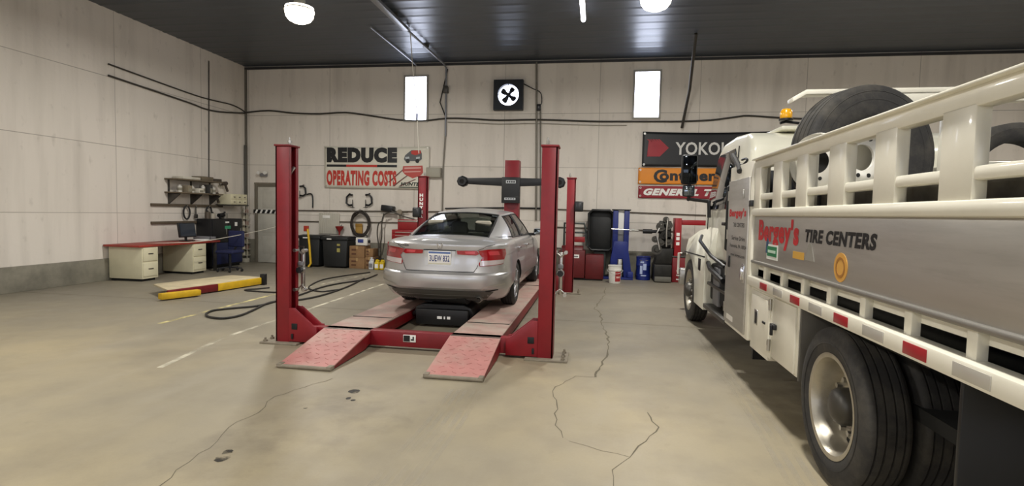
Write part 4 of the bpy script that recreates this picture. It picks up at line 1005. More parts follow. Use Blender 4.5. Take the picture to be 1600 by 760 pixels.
# ---- things carried on the truck
def spare(o, ax, label, rimmat, R_=.50, W=.27):
    t = thing('truck_tire', label, 'tire', (o[0], o[1], o[2] - R_), 'spare tires on the truck deck')
    truck_wheel(o, ax, R_, .285, W, -.02, t, rimmat, 'spare'); return t
spare((2.10, 4.74, 2.062), (.30, -1, 0), 'big black spare tire on a white rim standing on the truck deck behind the rails', RIMW, .56)
t2 = thing('truck_tire', 'bare black spare tire standing deeper on the truck deck beside the mast', 'tire', (3.22, 4.82, 1.5), 'spare tires on the truck deck')
bt = bmesh.new(); m1 = MB(); m1.lathe([(r_, h_) for r_, h_ in tire_prof(.42, .285, .20)], (3.22, 4.82, 1.922), (0, 1, 0), 48, True); m1.build('tire', TIREM, t2); bt.free()
# bare wheel standing on a crate inside the rack
t3 = thing('storage_crate', 'dark crate on the truck deck just inside the rack rail', 'crate', (1.66, 4.2, 1.5))
mb = MB(); mb.box(1.52, 1.80, 4.02, 4.40, 1.501, 1.74, .01); mb.build('crate', BLACKM, t3)
mb = MB(); mb.box(1.51, 1.81, 4.01, 4.41, 1.74, 1.765, .006); mb.build('lid', BLACK, t3)
wl = thing('steel_wheel', 'bare white steel wheel with round bolt holes standing inside the truck rack', 'wheel', (1.62, 4.28, 1.767))
wo_ = Vector((1.62, 4.28, 1.977)); wa = Vector((-.82, -.57, 0)).normalized(); qm = wa.to_track_quat('Z', 'Y').to_matrix()
mb = MB(); mb.lathe([(.21, .05), (.205, .065), (.195, .05), (.185, .0), (.185, -.05), (.205, -.06)], wo_, wa, 40); mb.build('rim', RIMW, wl)
mb = MB(); mb.lathe([(.188, .01), (.16, .03), (.085, .03), (.08, .0), (.085, .015), (.16, .015), (.188, -.005)], wo_, wa, 40); mb.build('disc', RIMW, wl)
for k in range(8):
    a = k * PI / 4 + .2; c = wo_ + qm @ Vector((.125 * math.cos(a), .125 * math.sin(a), .03)); mb = MB(); mb.cyl(c - wa * .004, c + wa * .002, .014, seg=14); mb.build('bolt_hole', DARK, wl)
mb = MB(); mb.lathe([(0, -.02), (.085, -.02)], wo_, wa, 24); mb.build('hub_back', DARK, wl)
# beacon
bp = at(1229, 178, 5.3)
bc = thing('amber_beacon', 'amber warning beacon on a bracket beside the spare tire above the truck cab', 'beacon', (bp.x, 5.3, bp.z - .06))
mb = MB(); mb.lathe([(.048, -.045), (.054, -.03), (.052, .015), (.038, .042), (0, .048)], bp, (0, 0, 1), 24); mb.build('lens', M('amber_dome', '#e8a818', .2, coat=.8), bc)
mb = MB(); mb.lathe([(0, -.062), (.06, -.062), (.06, -.045), (0, -.045)], bp, (0, 0, 1), 24); mb.build('base', BLACK, bc)
mb = MB(); mb.tube([(bp.x - .05, 5.3, bp.z - .085), (bp.x, 5.3, bp.z - .072), (bp.x + .2, 5.28, bp.z - .10), (2.28, 5.2, bp.z - .16)], .012); mb.build('bracket', BLACKM, bc)
# hose hook
hp = [atX(1146, 243, 1.42), atX(1151, 251, 1.40), atX(1156, 262, 1.38), atX(1156, 268, 1.36)]
hk = thing('rubber_strap', 'black rubber strap with a hook over the tall cabinet top edge', 'strap', (hp[3].x, hp[3].y, hp[3].z))
mb = MB(); mb.tube(hp, .026, 8); mb.build('strap', RUBBER, hk)
hp2 = [atX(1157, 257, 1.40), atX(1161, 258, 1.40), atX(1168, 251, 1.41), atX(1166, 248, 1.42), atX(1160, 250, 1.42)]
mb = MB(); mb.tube(smooth_path(hp2, 4), .011, 8); mb.build('hook', BLACKM, hk)
# ================================================================== CEILING FITTINGS
LENS = EM('lamp_lens_glow', '#fff3dc', 14.0)
REFL = M('lamp_reflector', '#b9b8b2', .3, .8)
bay_where = ['over the lift left of the car', 'right of the strip light, nearer the truck', 'behind the camera on the left', 'behind the camera near the middle', 'high over the truck cab side', 'over the truck tail', 'far behind on the left', 'far behind near the middle']
bay0 = None
for i, (x, y) in enumerate(BAYS):
    if i > 1 and i != 4: continue
    t = thing('high_bay_lamp', ['round high-bay lamp glowing on the ceiling at upper left', 'round high-bay lamp glowing at the top edge above the right window', '', '', 'round high-bay lamp on the ceiling beyond the truck at far right'][i], 'ceiling lamp', (x, y, CH), 'high-bay ceiling lamps')
    mb = MB(); mb.lathe([(.07, .36), (.10, .34), (.11, .24), (.25, .17), (.265, .14), (.25, .14), (.09, .22), (0, .24)], (x, y, 4.97), (0, 0, 1), 36); mb.build('reflector', REFL, t)
    mb = MB(); mb.lathe([(.245, .24), (.25, .16), (.235, .08), (.19, .02), (.11, -.02), (0, -.03)], (x, y, 4.93), (0, 0, 1), 36); mb.build('lens', LENS, t)
    mb = MB(); mb.cyl((x, y, 5.33), (x, y, CH - .03), .03); mb.box(x - .08, x + .08, y - .08, y + .08, 5.33, 5.39, .01); mb.build('hanger', DSTEEL, t)
t0 = at(912, 31, 10.9); ex_ = t0.x
fl_ = thing('strip_light', 'lit fluorescent strip light on the ceiling between the two round lamps', 'ceiling lamp', (ex_, 9.6, CH))
zt = t0.z
mb = MB(); mb.box(ex_ - .05, ex_ + .05, 8.4, 10.95, zt + .02, zt + .08, .006); mb.build('housing', WHITEP, fl_)
mb = MB(); mb.cyl((ex_, 8.42, zt), (ex_, 10.9, zt), .045, seg=14); mb.build('tube', EM('tube_glow', '#f4f3ff', 9.0), fl_)
mb = MB()
for yy in (8.42, 10.9): mb.box(ex_ - .03, ex_ + .03, yy - .02, yy + .03, zt - .03, zt + .03)
mb.box(ex_ - .02, ex_ + .02, 9.5, 9.54, zt + .07, CH - .005); mb.build('end_cap', DSTEEL, fl_)
# unlit channel and conduit running to the back wall
GALV = M('galvanised_conduit', '#8f9296', .4, .7, var=.1)
cl = thing('cable_channel', 'grey metal channel and conduit running along the ceiling towards the left window', 'conduit', (-4.1, 11.0, CH))
mb = MB(); mb.box(-4.19, -4.05, 8.2, 11.1, CH - .13, CH - .06, .01); mb.build('channel', GALV, cl)
mb = MB(); mb.tube([(-4.10, 11.1, CH - .09), (-4.05, 13.75, CH - .09), (-4.02, 13.88, CH - .16), (-4.02, 13.9, 3.55)], .025); mb.build('conduit', GALV, cl)
for yy in (8.8, 10.4, 12.4):
    mb = MB(); mb.box(-4.17, -4.03, yy, yy + .04, CH - .07, CH - .005); mb.build('bracket', DSTEEL, cl)
p = at(697, 140, 13.86); mb = MB(); mb.box(p.x - .06, p.x + .06, 13.80, 13.93, p.z - .09, p.z + .09, .01); mb.build('junction_box', DSTEEL, cl)
mb = MB(); mb.tube([at(700, 108, 13.88), at(688, 160, 13.9), at(698, 186, 13.9)], .014); mb.build('cable', BLACK, cl)
mb = MB(); mb.tube([(-4.88, 11.05, CH - .05), (-4.86, 13.3, CH - .05), (-4.83, 13.85, CH - .09)], .018)
solo(mb, 'ceiling_pipe', GALV, 'thin pale pipe on the ceiling running back to the left window', 'pipe', (-4.86, 12.4, CH - .05))
pc = [at(641, 48, 11.3), at(645, 100, 11.3), at(652, 180, 11.4), at(655, 240, 11.4)]
dc = thing('drop_cord', 'thin pale cord hanging from the ceiling channel past the left window', 'cord', (pc[0].x, 11.3, pc[0].z))
mb = MB(); mb.tube(smooth_path([(pc[0].x, 11.1, CH - .1)] + pc, 5), .011, 6); mb.build('cord', M('pale_cord', '#b9b5aa', .6), dc)
mb = MB(); mb.cyl(pc[2] + Vector((0, 0, .03)), pc[2] - Vector((0, 0, .12)), .022, seg=10); mb.build('connector', BLACK, dc)
# ================================================================== BACK WALL FITTINGS
FY = YB - .16
fp0 = at(772, 125, FY); fp1 = at(817, 171, FY)
fan = thing('exhaust_fan', 'square black wall fan with four blades against bright daylight', 'wall fan', ((fp0.x + fp1.x) / 2, YB, (fp0.z + fp1.z) / 2))
fx, fz, fr = (fp0.x + fp1.x) / 2, (fp0.z + fp1.z) / 2, .275; hw_ = (fp1.x - fp0.x) / 2
FANM = M('fan_housing', '#25282e', .5, .3)
bmx = bmesh.new(); NF_ = 40; outr, inr, inb = [], [], []
for k in range(NF_):
    a = 2 * PI * k / NF_; c, s = math.cos(a), math.sin(a); q = hw_ / max(abs(c), abs(s))
    outr.append(bmx.verts.new((fx + c * q, FY, fz + s * q))); inr.append(bmx.verts.new((fx + c * fr, FY, fz + s * fr))); inb.append((bmx.verts.new((fx + c * fr, YB - .03, fz + s * fr)), bmx.verts.new((fx + c * q, YB, fz + s * q))))
for k in range(NF_):
    j = (k + 1) % NF_
    bmx.faces.new((outr[k], outr[j], inr[j], inr[k])); bmx.faces.new((inr[k], inr[j], inb[j][0], inb[k][0])); bmx.faces.new((outr[j], outr[k], inb[k][1], inb[j][1]))
mb = MB(); mb.add(bmx); mb.build('housing', FANM, fan)
mb = MB(); mb.lathe([(0, 0), (fr, 0)], (fx, YB - .025, fz), (0, -1, 0), 40); mb.build('opening', EM('fan_daylight', '#e3eaff', 4.5), fan)
for k in range(4):
    a = math.radians(52) + k * PI / 2; d = Vector((math.cos(a), 0, math.sin(a))); n_ = Vector((-math.sin(a), 0, math.cos(a)))
    mb = MB(); rows = []
    for (r_, w0, w1) in ((.03, -.03, .03), (.10, -.04, .05), (.15, -.06, .075), (.19, -.06, .075), (.22, -.035, .045)):
        rows.append([Vector((fx, FY + .06 + .02 * (j - 1), fz)) + d * r_ + n_ * lerp(w0, w1, j / 2) for j in range(3)])
    mb.grid(rows); o = mb.build('blade', BLACKM, fan); sm = o.modifiers.new('s', 'SOLIDIFY'); sm.thickness = .006
mb = MB(); mb.lathe([(0, .05), (.05, .045), (.06, 0), (.06, -.04)], (fx, FY + .06, fz), (0, -1, 0), 20); mb.build('hub', BLACKM, fan)
mb = MB()
for a in (0, PI / 2): 
    d = Vector((math.cos(a), 0, math.sin(a))); mb.bar(Vector((fx, FY + .012, fz)) - d * fr, Vector((fx, FY + .012, fz)) + d * fr, .012, .012)
mb.build('guard_bar', BLACKM, fan)
# pipes, cables
def pipe(pts, r, name, mat, label, cat='pipe', group=None, sm=0, seg=8):
    P = smooth_path(pts, sm) if sm else [Vector(p) for p in pts]
    mb = MB(); mb.tube(P, r, seg); return solo(mb, name, mat, label, cat, tuple(P[0]), group)
PALE = M('painted_pipe', '#9b968a', .6)
W1 = YB - .035
pipe([at(839, 97, W1), at(839, 230, W1), at(838, 345, W1)], .024, 'conduit_pipe', M('wall_conduit', '#7a766c', .5, .4), 'vertical conduit on the back wall right of the fan, left of its twin', group='twin conduits by the fan')
pipe([at(845, 170, W1), at(845, 230, W1), at(845, 345, W1)], .016, 'conduit_pipe', M('wall_conduit_dark', '#68655d', .5, .4), 'thin vertical conduit running down from the small switch box right of the fan', group='twin conduits by the fan')
sb = at(842.5, 168, W1 - .02)
swb = thing('switch_box', 'small dark switch box on the conduits right of the fan', 'switch', tuple(sb))
mb = MB(); mb.box(sb.x - .05, sb.x + .05, W1 - .06, YB, sb.z - .08, sb.z + .08, .01); mb.build('box', BLACKM, swb)
mb = MB(); mb.box(sb.x - .015, sb.x + .015, W1 - .075, W1 - .058, sb.z - .03, sb.z + .03, .004); mb.build('toggle', GREYP, swb)
pipe([at(817, 130, W1), at(832, 138, W1), at(845, 145, W1), at(847, 160, W1), at(843, 166, W1)], .012, 'fan_cable', BLACK, 'black cable looping from the wall fan to the switch box', 'cable', sm=5)
pipe([at(697, 200, W1), at(693, 260, W1), at(691, 345, W1)], .018, 'conduit_pipe', M('wall_conduit_c', '#827d73', .5, .4), 'vertical conduit on the wall below the junction box, left of the red sensor column', 'pipe')
pipe([(1.99, 12.16, CH - .02), at(1078, 140, 13.3), at(1066, 200, 13.82)], .035, 'slanted_pipe', M('dark_pipe', '#47443f', .5, .4), 'dark pipe slanting from the ceiling to the wall above the black banner', 'pipe')
CAB = M('black_cable', '#3a3732', .6)
cpts = [(384.7, 176), (420, 173), (460, 177), (500, 178), (540, 176), (580, 181), (620, 187), (660, 189), (700, 185), (740, 186), (780, 188), (840, 187), (900, 189), (940, 190), (980, 190), (1030, 190), (1060, 190), (1110, 188), (1150, 183), (1170, 181), (1215, 184), (1260, 186), (1330, 188)]
pipe([at(x, y, W1) for x, y in cpts], .022, 'wall_cable', CAB, 'sagging dark cable running the whole width of the back wall below the windows', 'cable', sm=3)
pipe([at(x, y + 6, W1 + .005) for x, y in cpts[8:15]], .010, 'wall_cable', PALE, 'thin pale cable just under the dark wall cable below the fan', 'cable', sm=3)
LWX = XL + .03
pipe([atX(170, 100, LWX), atX(294, 145, LWX), atX(330, 156, LWX), atX(360, 163, LWX), atX(376, 170, LWX), atX(384, 176, LWX)], .016, 'wall_cable', CAB, 'upper of two dark cables sagging along the left wall', 'cable', sm=4)
pipe([atX(170, 118, LWX), atX(294, 160, LWX), atX(320, 170, LWX), atX(345, 175, LWX), atX(383, 177, LWX)], .02, 'wall_cable', CAB, 'lower of two dark cables sagging along the left wall', 'cable', sm=4)
pipe([atX(327, 95, XL + .02), atX(327, 285, XL + .02)], .012, 'conduit_pipe', CAB, 'thin dark vertical cable down the left wall above the wall shelf', 'cable')
pipe([(XL + .05, YB - .09, 3.3), (XL + .05, YB - .09, 1.9)], .035, 'corner_pipe', M('corner_pipe', '#4d4b45', .5), 'thick dark pipe in the corner above the parts bin', 'pipe')
IRON = M('black_iron_pipe', '#5a5348', .5, .3)
pipe([at(455, 329, W1), at(560, 330, W1), at(690, 331, W1)], .016, 'air_pipe', IRON, 'upper air pipe along the wall under the white banner', group='wall air pipes')
pipe([at(455, 346, W1), at(540, 347, W1), at(690, 349, W1)], .014, 'air_pipe', IRON, 'lower air pipe along the wall behind the black bins', group='wall air pipes')
pipe([at(696, 326, W1), at(790, 325, W1), at(860, 326, W1)], .02, 'air_pipe', BLACKM, 'air pipe on the wall behind the red sensor column', group='wall air pipes')
pipe([at(868, 327, W1), at(960, 331, W1), at(1110, 337, W1)], .014, 'air_pipe', IRON, 'upper air pipe along the wall behind the blue column', group='wall air pipes')
pipe([at(868, 355, W1), at(960, 358, W1), at(1060, 362, W1)], .014, 'air_pipe', IRON, 'lower air pipe along the wall behind the blue column', group='wall air pipes')
# wall box right of the white banner
p0 = at(668, 262, W1); p1 = at(690, 278, W1)
eb = thing('electrical_box', 'beige electrical box on the wall right of the white banner', 'electrical box', (p0.x, YB, p0.z))
mb = MB(); mb.box(p0.x, p1.x, YB - .12, YB, p1.z, p0.z, .01); mb.build('box', M('beige_box', '#9c988a', .6), eb)
mb = MB(); mb.box(p0.x + .02, p1.x - .02, YB - .128, YB - .118, p1.z + .02, p0.z - .02, .004); mb.build('cover', M('beige_cover', '#a5a193', .6), eb)
# ---------------------------------------------------------------- banners
def banner(name, px0, px1, col, label, sag=0.0, yb=W1, mat=None):
    a = at(*px0, yb); b_ = at(*px1, yb); x0, z1, x1, z0 = a.x, a.z, b_.x, b_.z
    ph = random.uniform(0, 6)
    def surf(x, z):
        return yb - .006 - .010 * (1 + math.sin(x * 4.1 + ph + z * 2)) * .6 - .006 * (1 + math.sin(z * 7 + x * 3 + ph))
    def top(x): t = (x - x0) / (x1 - x0); return z1 - sag * 4 * t * (1 - t)
    t = thing(name, label, 'banner', ((x0 + x1) / 2, yb, z0), 'banners on the back wall')
    mb = MB(); rows = []
    for j in range(13):
        rows.append([(lerp(x0, x1, i / 40), surf(lerp(x0, x1, i / 40), lerp(z0, z1, j / 12)), lerp(z0, top(lerp(x0, x1, i / 40)), j / 12)) for i in range(41)])
    mb.grid(rows); o = mb.build('cloth', mat or M(name + '_vinyl', col, .45, var=.05, scale=3), t); sm = o.modifiers.new('s', 'SOLIDIFY'); sm.thickness = .003; sm.offset = 1
    for (gx, gz) in ((x0 + .05, z1 - .05), (x1 - .05, z1 - .05), (x0 + .05, z0 + .05), (x1 - .05, z0 + .05)):
        m1 = MB(); yy = surf(gx, gz); m1.lathe([(.012, .006), (.026, .006), (.026, 0), (.012, 0)], (gx, yy - .004, gz), (0, -1, 0), 16, True); m1.build('eyelet', STEEL, t)
    def put(u0, v0, q=.011): return lambda u, v: (u0 + u, surf(u0 + u, v0 + v) - q, v0 + v)
    return t, o, put, (x0, x1, z0, z1), surf
def bpoly(t, surf, pts, name, mat, q=.011):
    m1 = MB(); bm_ = bmesh.new(); bm_.faces.new([bm_.verts.new((x, 0, z)) for x, z in pts])
    bmesh.ops.triangulate(bm_, faces=bm_.faces[:])
    for _ in range(3):
        L_ = [e for e in bm_.edges if e.calc_length() > .15]
        if L_: bmesh.ops.subdivide_edges(bm_, edges=L_, cuts=1); bmesh.ops.triangulate(bm_, faces=bm_.faces[:])
    for v in bm_.verts: v.co.y = surf(v.co.x, v.co.z) - q
    m1.add(bm_); return m1.build(name, mat, t, smooth=False)
def wpx(px, py): p = at(px, py, W1); return p.x, p.z
def wtext(t, put, s_, a, b_, name, mat, bold=.03, shear=0.0, q=.011):
    x0, z1 = wpx(*a); x1, z0 = wpx(*b_)
    return text_to(s_, put(x0, z0, q), x1 - x0, z1 - z0, bold, shear).build(name, mat, t, smooth=False)
BRED = M('banner_red', '#c0392f', .5); BBLK = M('banner_black', '#18191b', .5)
t, o, put, bx_, sf = banner('banner', (508, 228.5), (671, 296), '#d9d5c6', 'white banner reading REDUCE OPERATING COSTS on the back wall', .03)
wtext(t, put, 'REDUCE', (512, 230.5), (621.5, 255), 'black_lettering', BBLK, .085)
wtext(t, put, 'OPERATING COSTS', (511.5, 266), (620.5, 291.5), 'red_lettering', BRED, .055)
x0, z0 = wpx(512, 260.8); x1, z1 = wpx(621.5, 258.2); xa, xb = lerp(x0, x1, .28), lerp(x0, x1, .72)
bpoly(t, sf, [(x0, z0), (xa, z0), (xa, z1), (x0, z1)], 'rule', BBLK); bpoly(t, sf, [(xa, z0), (xb, z0), (xb, z1), (xa, z1)], 'rule', BRED); bpoly(t, sf, [(xb, z0), (x1, z0), (x1, z1), (xb, z1)], 'rule', BBLK)
P = lambda L: [wpx(*q) for q in L]
bpoly(t, sf, P([(632, 249), (634, 243), (640, 238), (644, 235), (658, 235), (660, 240), (660, 249), (656, 252), (634, 252)]), 'car_picture', M('picture_grey', '#5c5f61', .5))
bpoly(t, sf, P([(643, 237), (646, 235.5), (658, 235.5), (659, 240), (650, 243), (644, 241)]), 'car_picture', BRED, .013)
bpoly(t, sf, P([(634, 246), (640, 245), (641, 248), (635, 249)]), 'car_picture', M('picture_light', '#b9c2c4', .5), .015); bpoly(t, sf, P([(651, 246), (657, 245), (657, 248), (651, 249)]), 'car_picture', M('picture_light2', '#b9c2c4', .5), .015)
for cx_ in (638, 653):
    cxx, czz = wpx(cx_, 252); bpoly(t, sf, [(cxx + .055 * math.cos(a), czz + .055 * math.sin(a)) for a in [i * PI / 7 for i in range(14)]], 'car_picture', BBLK, .016)
bd = bpoly(t, sf, P([(631, 260), (661, 259), (662, 270), (659, 274), (646, 279), (634, 273), (630, 268)]), 'red_badge', M('badge_red', '#b8453c', .5))
for (a, b_) in (((633, 264.5), (659, 262)), ((633, 270), (658, 268))): bpoly(t, sf, P([(a[0], a[1]), (b_[0], a[1] - 1), (b_[0], b_[1] - .5), (a[0], b_[1])]), 'badge_print', M('badge_pale', '#d8a49c', .5), .014)
for (a, b_) in (((607, 285), (634, 262)), ((614, 291), (640, 272)), ((624, 291), (650, 280))):
    bpoly(t, sf, P([a, (a[0] + 3, a[1] + .5), (b_[0] + 1, b_[1] + 1), b_]), 'swoosh', M('swoosh_grey', '#6d4a45', .5))
wtext(t, put, 'HUNTER', (627, 285), (661, 291), 'maker_lettering', M('banner_green_black', '#25352c', .5), .04, .25)
x0, z0 = wpx(624, 293.4); x1, z1 = wpx(660, 292.6); bpoly(t, sf, [(x0, z0), (x1, z0), (x1, z1), (x0, z1)], 'rule', M('rule_green', '#35493d', .5))
# black, orange and red tyre banners
t, o, put, bx_, sf = banner('banner', (1005, 206), (1200, 262), '#17181b', 'black banner with red arrow mark and white YOKOHAMA lettering', .03)
AR = M('arrow_red', '#9c1f2c', .5)
def arrow(o_, q):
    return P([(1011 + o_, 219), (1027 + o_, 219), (1043 + o_, 232), (1027 + o_, 246), (1011 + o_, 246), (1025 + o_, 232)])
for k in range(5):
    o_ = k * 4.2; bpoly(t, sf, P([(1011 + o_, 218), (1014.4 + o_, 218), (1029.4 + o_ * .95, 231.5), (1014.4 + o_, 245), (1011 + o_, 245), (1026 + o_ * .95, 231.5)]), 'arrow_mark', AR)
wtext(t, put, 'YOKOHAMA', (1056, 222.5), (1196, 243), 'white_lettering', M('silver_lettering', '#d5d4d0', .4), .02)
t, o, put, bx_, sf = banner('banner', (998, 262.5), (1192, 290), '#e08a1e', 'orange banner reading Continental on the back wall', 0.0)
wtext(t, put, 'C', (1022, 265), (1042, 286), 'black_lettering', BBLK, .03); wtext(t, put, 'ontinental', (1031, 266), (1150, 284), 'black_lettering', BBLK, .045)
t, o, put, bx_, sf = banner('banner', (998, 290.5), (1192, 312.5), '#8e1626', 'dark red banner reading GENERAL TIRE under the orange one', 0.0)
wtext(t, put, 'GENERAL TIRE', (1006, 294.5), (1143, 307.5), 'white_lettering', LET_WHITE, .06, .3)
# ================================================================== SENSOR COLUMN
SY = 12.0
sc_ = thing('alignment_sensor_stand', 'tall red column behind the car carrying a black sensor crossbar', 'alignment machine', (-1.915, SY + .15, 0))
mb = MB(); mb.box(-2.08, -1.75, SY + .03, SY + .30, .03, 2.75, .01); col_ = mb.build('column', RED, sc_)
mb = MB(); mb.box(-2.3, -1.53, SY - .1, SY + .5, 0, .04, .006); mb.build('base', RED_D, sc_)
mb = MB(); mb.prism([(-3.02, 2.20), (-3.02, 2.33), (-2.1, 2.345), (-1.74, 2.345), (-.80, 2.33), (-.80, 2.20), (-1.74, 2.16), (-2.1, 2.16)], 'xz', SY - .10, SY + .02, .012); bm_o = mb.build('crossbar', BLACK, sc_)
for x in (-3.03, -.82):
    mb = MB(); mb.lathe([(0, -.11), (.10, -.11), (.125, -.08), (.125, .08), (.10, .11), (0, .11)], (x, SY - .04, 2.255), (0, -1, 0), 8); pd = mb.build('camera_pod', BLACK, sc_)
    mb = MB(); mb.lathe([(0, 0), (.05, 0), (.05, .01), (0, .01)], (x, SY - .15, 2.255), (0, -1, 0), 20); mb.build('camera_lens', M('lens_glass', '#0c0d12', .05), pd)
mb = MB(); mb.box(-2.12, -1.71, SY - .12, SY + .03, 1.78, 2.36, .012); hb = mb.build('sensor_box', BLACK, sc_)
for (za, zb, xa, xb) in ((2.22, 2.29, -2.02, -1.80), (1.85, 1.90, -2.05, -1.80)):
    mb = MB(); mb.box(xa, xb, SY - .124, SY - .118, za, zb); pl = mb.build('label', M('label_grey', '#b9bcbe', .4), hb)
    mb = MB()
    for q in range(4): mb.box(lerp(xa, xb, .1 + q * .22), lerp(xa, xb, .24 + q * .22), SY - .127, SY - .123, za + .015, zb - .015)
    mb.build('label_print', BLACK, pl)
# sensor pods on the rear lift posts
def pod(px, py, s, label):
    p = at(px, py, 10.45); t = thing('target_pod', label, 'sensor pod', (p.x, 10.45, p.z), 'sensor pods on the rear posts')
    mb = MB(); mb.box(p.x - .085, p.x + .085, 10.40, 10.50, p.z - .10, p.z + .10, .025, 3); b = mb.build('shell', BLACK, t)
    mb = MB(); mb.box(p.x - .06, p.x + .06, 10.394, 10.402, p.z - .07, p.z + .07, .003); mb.build('face', M('pod_face', '#2b2c2f', .3), b)
    mb = MB(); mb.tube([(p.x, 10.5, p.z), (p.x, 10.56, p.z - .02), (p.x + s * .13, 10.58, p.z - .03)], .02); mb.build('arm', DSTEEL, t)
pod(905, 323, -1, 'square black sensor pod right of the rear right lift post'); pod(652, 332, 1, 'black sensor pod left of the rear left lift post above the car')
# ================================================================== ALONG THE BACK WALL, LEFT HALF
BIN = M('black_bin_plastic', '#1b1d1e', .55, var=.1)
def bin_(px0, px1, py_top, py_bot, Yf, label):
    a = at(px0, py_top, Yf); b_ = at(px1, py_bot, Yf); x0, x1, zt = a.x, b_.x, a.z; d = .52
    t = thing('wheeled_bin', label, 'trash bin', ((x0 + x1) / 2, Yf + d / 2, 0), 'black wheeled bins at the wall')
    mb = MB(); mb.box(x0, x1, Yf, Yf + d, .04, zt - .06, .02)
    mb.move(lambda c: ((x0 + x1) / 2 + (c.x - (x0 + x1) / 2) * (.88 + .12 * c.z / zt), c.y, c.z)); bo_ = mb.build('body', BIN, t)
    mb = MB(); mb.box(x0 - .03, x1 + .03, Yf - .04, Yf + d + .02, zt - .075, zt - .03, .012); mb.build('rim', BIN, bo_)
    mb = MB(); mb.prism([(Yf - .05, zt - .03), (Yf - .03, zt), (Yf + d * .5, zt + .02), (Yf + d, zt), (Yf + d + .02, zt - .03)], 'yz', x0 - .02, x1 + .02, .01); mb.build('lid', BIN, t)
    for x in (x0 + .06, x1 - .12):
        mb = MB(); mb.cyl((x, Yf + d - .08, .075), (x + .05, Yf + d - .08, .075), .075); mb.build('wheel', RUBBER, t)
    mb = MB(); mb.box(x0 + .15, x0 + .28, Yf - .045, Yf - .04, zt - .07, zt - .04); mb.build('label', LET_WHITE, t)
    return t, x0, x1, zt
t, x0, x1, zt = bin_(467, 500, 368, 418, 13.28, 'black wheeled bin at the wall behind the yellow squeegee pole')
t, x0, x1, zt = bin_(504, 543, 370, 420, 13.22, 'wider black wheeled bin with two small yellow tags, left of the cardboard boxes')
for (u, v, h_) in ((.66, .72, .05), (.66, .52, .10)):
    mb = MB(); mb.box(lerp(x0, x1, u) - .04, lerp(x0, x1, u) + .04, 13.195, 13.215, zt * v, zt * v + h_); mb.build('tag', M('tag_yellow', '#a39a55', .6), t)
# yellow pole tool
p0 = at(481, 356, 13.15); p1 = at(486, 412, 13.05)
t = thing('squeegee', 'yellow pole with a red head leaning against the black bin by the left lift post', 'squeegee', (p1.x, 13.05, 0))
mb = MB(); mb.tube([p0, p0.lerp(p1, .5) + Vector((.01, 0, 0)), p1, (p1.x - .05, 13.02, .03)], .028, 10); mb.build('pole', YELLOW, t)
mb = MB(); mb.box(p0.x - .10, p0.x + .03, 13.12, 13.18, p0.z - .10, p0.z + .05, .015); mb.build('head', M('red_head', '#a5301f', .5), t)
# pegboard with price cards
a = at(499, 333, W1); b_ = at(531, 366, W1)
t = thing('pegboard', 'white ribbed panel on the wall above the wider black bin', 'panel', ((a.x + b_.x) / 2, YB, b_.z))
mb = MB(); mb.box(a.x, b_.x, YB - .05, YB - .03, b_.z, a.z, .004)
for i in range(11): mb.box(lerp(a.x, b_.x, (i + .3) / 11), lerp(a.x, b_.x, (i + .6) / 11), YB - .056, YB - .045, b_.z, a.z)
mb.build('board', M('panel_white', '#bdb9ac', .6, var=.05), t)
mb = MB(); q = at(511, 339, W1); mb.box(q.x - .11, q.x + .11, YB - .064, YB - .056, q.z - .04, q.z + .04, .004); mb.build('white_card', LET_WHITE, t)
# red ear defender like thing on the bin lid: red hand pump
p = at(523.5, 360, 13.5)
t = thing('red_funnel', 'small red funnel hanging on the wall over the wider black bin', 'funnel', (p.x, YB - .1, p.z))
mb = MB(); mb.lathe([(.02, -.14), (.025, -.05), (.10, .05), (.11, .10), (.10, .10), (.02, -.04)], (p.x, YB - .16, p.z), (0, 0, 1), 20); mb.build('cone', M('funnel_red', '#8a2420', .5), t)
mb = MB(); mb.tube([(p.x, YB - .10, p.z + .09), (p.x, YB - .03, p.z + .14)], .008); mb.build('hook', DSTEEL, t)
# clamps hung on the wall
def cclamp(px, py, s, label, h=.28):
    p = at(px, py, 13.86); t = thing('c_clamp', label, 'clamp', (p.x, 13.86, p.z), 'clamps hung on the wall')
    x, z = p.x, p.z
    mb = MB(); mb.tube([(x - s * .10, 13.86, z + h * .5), (x, 13.86, z + h * .55), (x + s * .07, 13.86, z + h * .3), (x + s * .08, 13.86, z - h * .3), (x, 13.86, z - h * .5), (x - s * .10, 13.86, z - h * .46)], .026, 8); mb.build('frame', BLACKM, t)
    mb = MB(); mb.cyl((x - s * .10, 13.86, z - h * .75), (x - s * .10, 13.86, z + h * .05), .012, seg=8); mb.cyl((x - s * .16, 13.86, z - h * .72), (x - s * .04, 13.86, z - h * .72), .008, seg=8); mb.build('screw', DSTEEL, t)
    mb = MB(); mb.cyl((x, 13.86, z + h * .55 + .03), (x, YB, z + h * .55 + .03), .01, seg=8); mb.build('nail', DSTEEL, t)
cclamp(474, 299, 1, 'leftmost dark clamp on the wall just right of the near left lift post', .26)
cclamp(546, 313, -1, 'dark clamp on the wall under the word OPERATING', .28); cclamp(577, 313, 1, 'dark clamp on the wall right of another, above the coiled hose', .28)
pq = [at(480, 304, 13.86), at(486, 303, 13.86), at(489, 308, 13.86), at(489, 325, 13.86)]
pipe(smooth_path(pq, 3), .02, 'wall_hook', BLACKM, 'dark bent pipe hook on the wall right of the leftmost clamp', 'hook')
